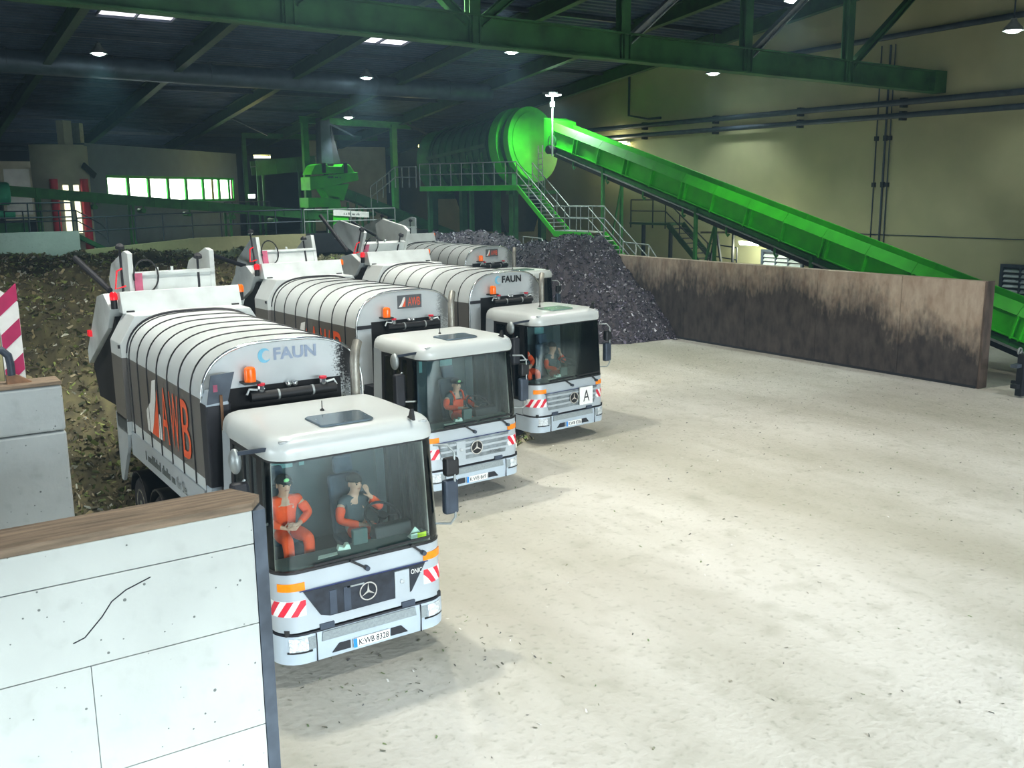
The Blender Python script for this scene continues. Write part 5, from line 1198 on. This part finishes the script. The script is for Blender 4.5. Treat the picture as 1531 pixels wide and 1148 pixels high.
# ================================================================== CONTROL ROOM
def control_room():
    A = Vector((5.3, 41.0, 0)); B = Vector((16.6, 51.7, 0)); ex = (B-A).normalized(); ang = math.atan2(ex.y, ex.x); L = (B-A).length
    A = A+Vector((0, 2.2, 0))
    t = thing('control_room', 'grey control room with a row of seven brightly lit windows', 'building', (A.x, A.y, 3.6), ang)
    zb, zt = 2.62, 3.72   # windows, above the deck
    w0, w1 = 1.35, L-.45
    zb2 = 2.45
    obj('front_wall', MB().box(0, L, 0, .2, 0, zb2-.1).box(0, L, 0, .2, zt+.1, 5.25).box(0, w0, 0, .2, zb2-.1, zt+.1).box(w1, L, 0, .2, zb2-.1, zt+.1), 'ctl', t)
    obj('side_wall', MB().box(L-.2, L, .2, 3, 0, 5.25), 'ctl', t); obj('room_roof', MB().box(-.2, L, 0, 3.2, 5.25, 5.4), 'ctl', t)
    n = 7; dx = (w1-w0)/n
    for k in range(n):
        w = obj('window_pane', MB().box(w0+k*dx+.1, w0+(k+1)*dx-.1, .1, .14, zb2, zt), 'win_lit', t)
    fr = MB().box(w0, w1, .02, .12, zt-.04, zt+.1).box(w0, w1, .02, .12, zb2-.14, zb2+.04)
    obj('window_frame', fr, 'wframe', t)
    for k in range(n+1): x = w0+k*dx; obj('window_mullion', MB().box(x-.13, x+.13, .02, .12, zb2-.1, zt+.1), 'wframe', t)
    obj('blind', MB().box(w1-.75, w1-.5, .06, .1, zb2, zt), 'wframe', t); obj('blind', MB().box(w1-.35, w1-.2, .06, .1, zb2, zt), 'pink', t); obj('blind', MB().box(w1-dx-.9, w1-dx-.65, .06, .1, zb2, zt), 'conc_y', t)
    # rounded pale end with doorway
    pts = [(0-1.75*math.sin(a), 1.75-1.75*math.cos(a)) for a in np.linspace(0, 1.75, 9)]
    g = lambda o, za, zb_: [[(x-o*math.sin(a), y-o*math.cos(a), z) for (x, y), a in zip(pts, np.linspace(0, 1.75, 9))] for z in (za, zb_)]
    obj('rounded_wall', MB().shell(g(0, 0, 5.3), g(-.15, 0, 5.3)), 'ctl2', t, smooth=60)
    i, j = 2, 4; q = [(pts[k][0]-.03*math.sin(k*1.75/8), pts[k][1]-.03*math.cos(k*1.75/8)) for k in (i, j)]
    obj('doorway_glow', MB().add([(q[0][0], q[0][1], .9), (q[1][0], q[1][1], .9), (q[1][0], q[1][1], 3.3), (q[0][0], q[0][1], 3.3), (q[0][0]+.05, q[0][1]+.05, .9), (q[1][0]+.05, q[1][1]+.05, .9), (q[1][0]+.05, q[1][1]+.05, 3.3), (q[0][0]+.05, q[0][1]+.05, 3.3)], [(0, 1, 2, 3), (4, 5, 6, 7), (0, 1, 5, 4), (2, 3, 7, 6), (0, 3, 7, 4), (1, 2, 6, 5)]), 'win_warm', t)
    for k in (1.3, 5): obj('door_post', MB().cyl((0-1.85*math.sin(k*.219), 1.75-1.85*math.cos(k*.219), 0), (-1.85*math.sin(k*.219), 1.75-1.85*math.cos(k*.219), 3.6), .2, 12), 'red_post', t, smooth=40)
    obj('flue', MB().box(-.05, .25, .3, .9, 5.3, 6.4), 'galv', t); obj('flue', MB().box(-.9, -.25, .6, 1.0, 5.3, 6.5), 'ctl2', t)
    obj('wall_bracket', MB().beam((-.6, -.1, 4.3), (0.1, -.25, 3.75), .1, .3), 'dark', t)
M['red_post'] = pm('red_door_post', rgb(216, 40, 70), .5, var=.08, scale=4, emit=None)
control_room()
# pale panel and pipes to the left of the control room
t = thing('wall_cabinet', 'pale switch cabinet in the shadow at the far left', 'cabinet', (1.9, 47.5, 3.6))
obj('cabinet_body', MB().box(-.2, 1.35, 0, .5, 1.5, 4.6), 'ctl2', t); obj('cabinet_door', MB().box(-.05, 1.2, -.03, 0, 1.8, 4.2), 'white', t); obj('prop', MB().beam((1.3, -.1, 4.3), (1.75, -.1, 3.0), .1, .06), 'white', t)
wall_pipe('service_pipe', [(-4, 48, 9.0), (4.2, 48, 8.9)], .14, 'grey service pipe in the shadow above the pale switch cabinet'); wall_pipe('service_pipe', [(3.6, 47.6, 9.0), (3.6, 47.6, 7.3), (4.4, 47.6, 7.1), (4.6, 47.6, 5.5)], .12, 'bent grey pipe between the switch cabinet and the control room')
# far machinery silhouettes behind the separator
t = thing('pale_partition', 'pale lit partition wall seen behind the gantry', 'partition', (24.5, 58, 3.6)); obj('partition_panel', MB().box(-1.2, 1.2, 0, .2, 0, 6.6), 'ctl2', t); obj('partition_panel', MB().box(1.25, 5.2, 0, .2, 0, 6.2), 'ctl2', t)
railing('handrail', [(20.9, 42.6, 5.5), (22.0, 41.5, 6.65), (22.7, 40.2, 6.65)], 1.2, 'bright galvanised railing between the gantry and the drum', 1, .5, .035)
t = thing('feed_chute', 'dark vertical feed chute above the separator hood', 'chute', (20.2, 47.2, 8.2)); obj('chute_body', MB().prism([(-.4, 0), (.4, 0), (.25, 2.8), (-.35, 2.8)], 'y', 0, .8), 'pipe', t); obj('chute_flap', MB().prism([(.45, 0), (1.0, 0), (.4, 2.4)], 'y', .2, .6), 'dark', t)
t = thing('exit_sign', 'tiny lit green-white escape sign beside the control room', 'sign', (16.8, 52.5, 6.1)); obj('sign_face', MB().box(0, .45, 0, .05, 0, .25), 'win_lit', t); obj('sign_box', MB().box(-.03, .48, .05, .12, -.03, .28), 'green_dim', t)
railing('handrail', [(13.6, 47.6, 4.6), (16.4, 47.6, 4.6)], 1.3, 'small grey rail at the right corner of the control room', 0, .45, .03, 'pipe')
# trailer coupling at the right edge
t = thing('drawbar_trailer', 'dark trailer drawbar standing on the floor at the right edge', 'trailer', (24.0, 4.1, 0))
obj('upright', MB().beam((0, .15, .05), (0, .15, 1.35), .22, .2), 'dark', t); obj('upright', MB().beam((.35, -.05, 0), (.35, -.05, 1.1), .26, .2), 'chassis', t)
obj('draw_eye', MB().tube([(-.02+.1*math.cos(a), .25, 1.42+.1*math.sin(a)) for a in np.linspace(0, 2*PI, 14)], .03, 6), 'galv', t)
obj('frame_bar', MB().box(-.4, 3.2, .1, .3, .95, 1.05), 'galv_d', t); obj('frame_bar', MB().box(-.3, 3.2, .1, .3, .3, .42), 'dark', t); obj('cross_bar', MB().beam((.3, -.6, .35), (.3, .6, .38), .1, .1), 'dark', t)
obj('wheel', MB().lathe([(.1, -.1), (.35, -.1), (.4, 0), (.35, .1), (.1, .1)], (2.6, .2, .4), (0, 1, 0), 18), 'rubber', t, smooth=40)
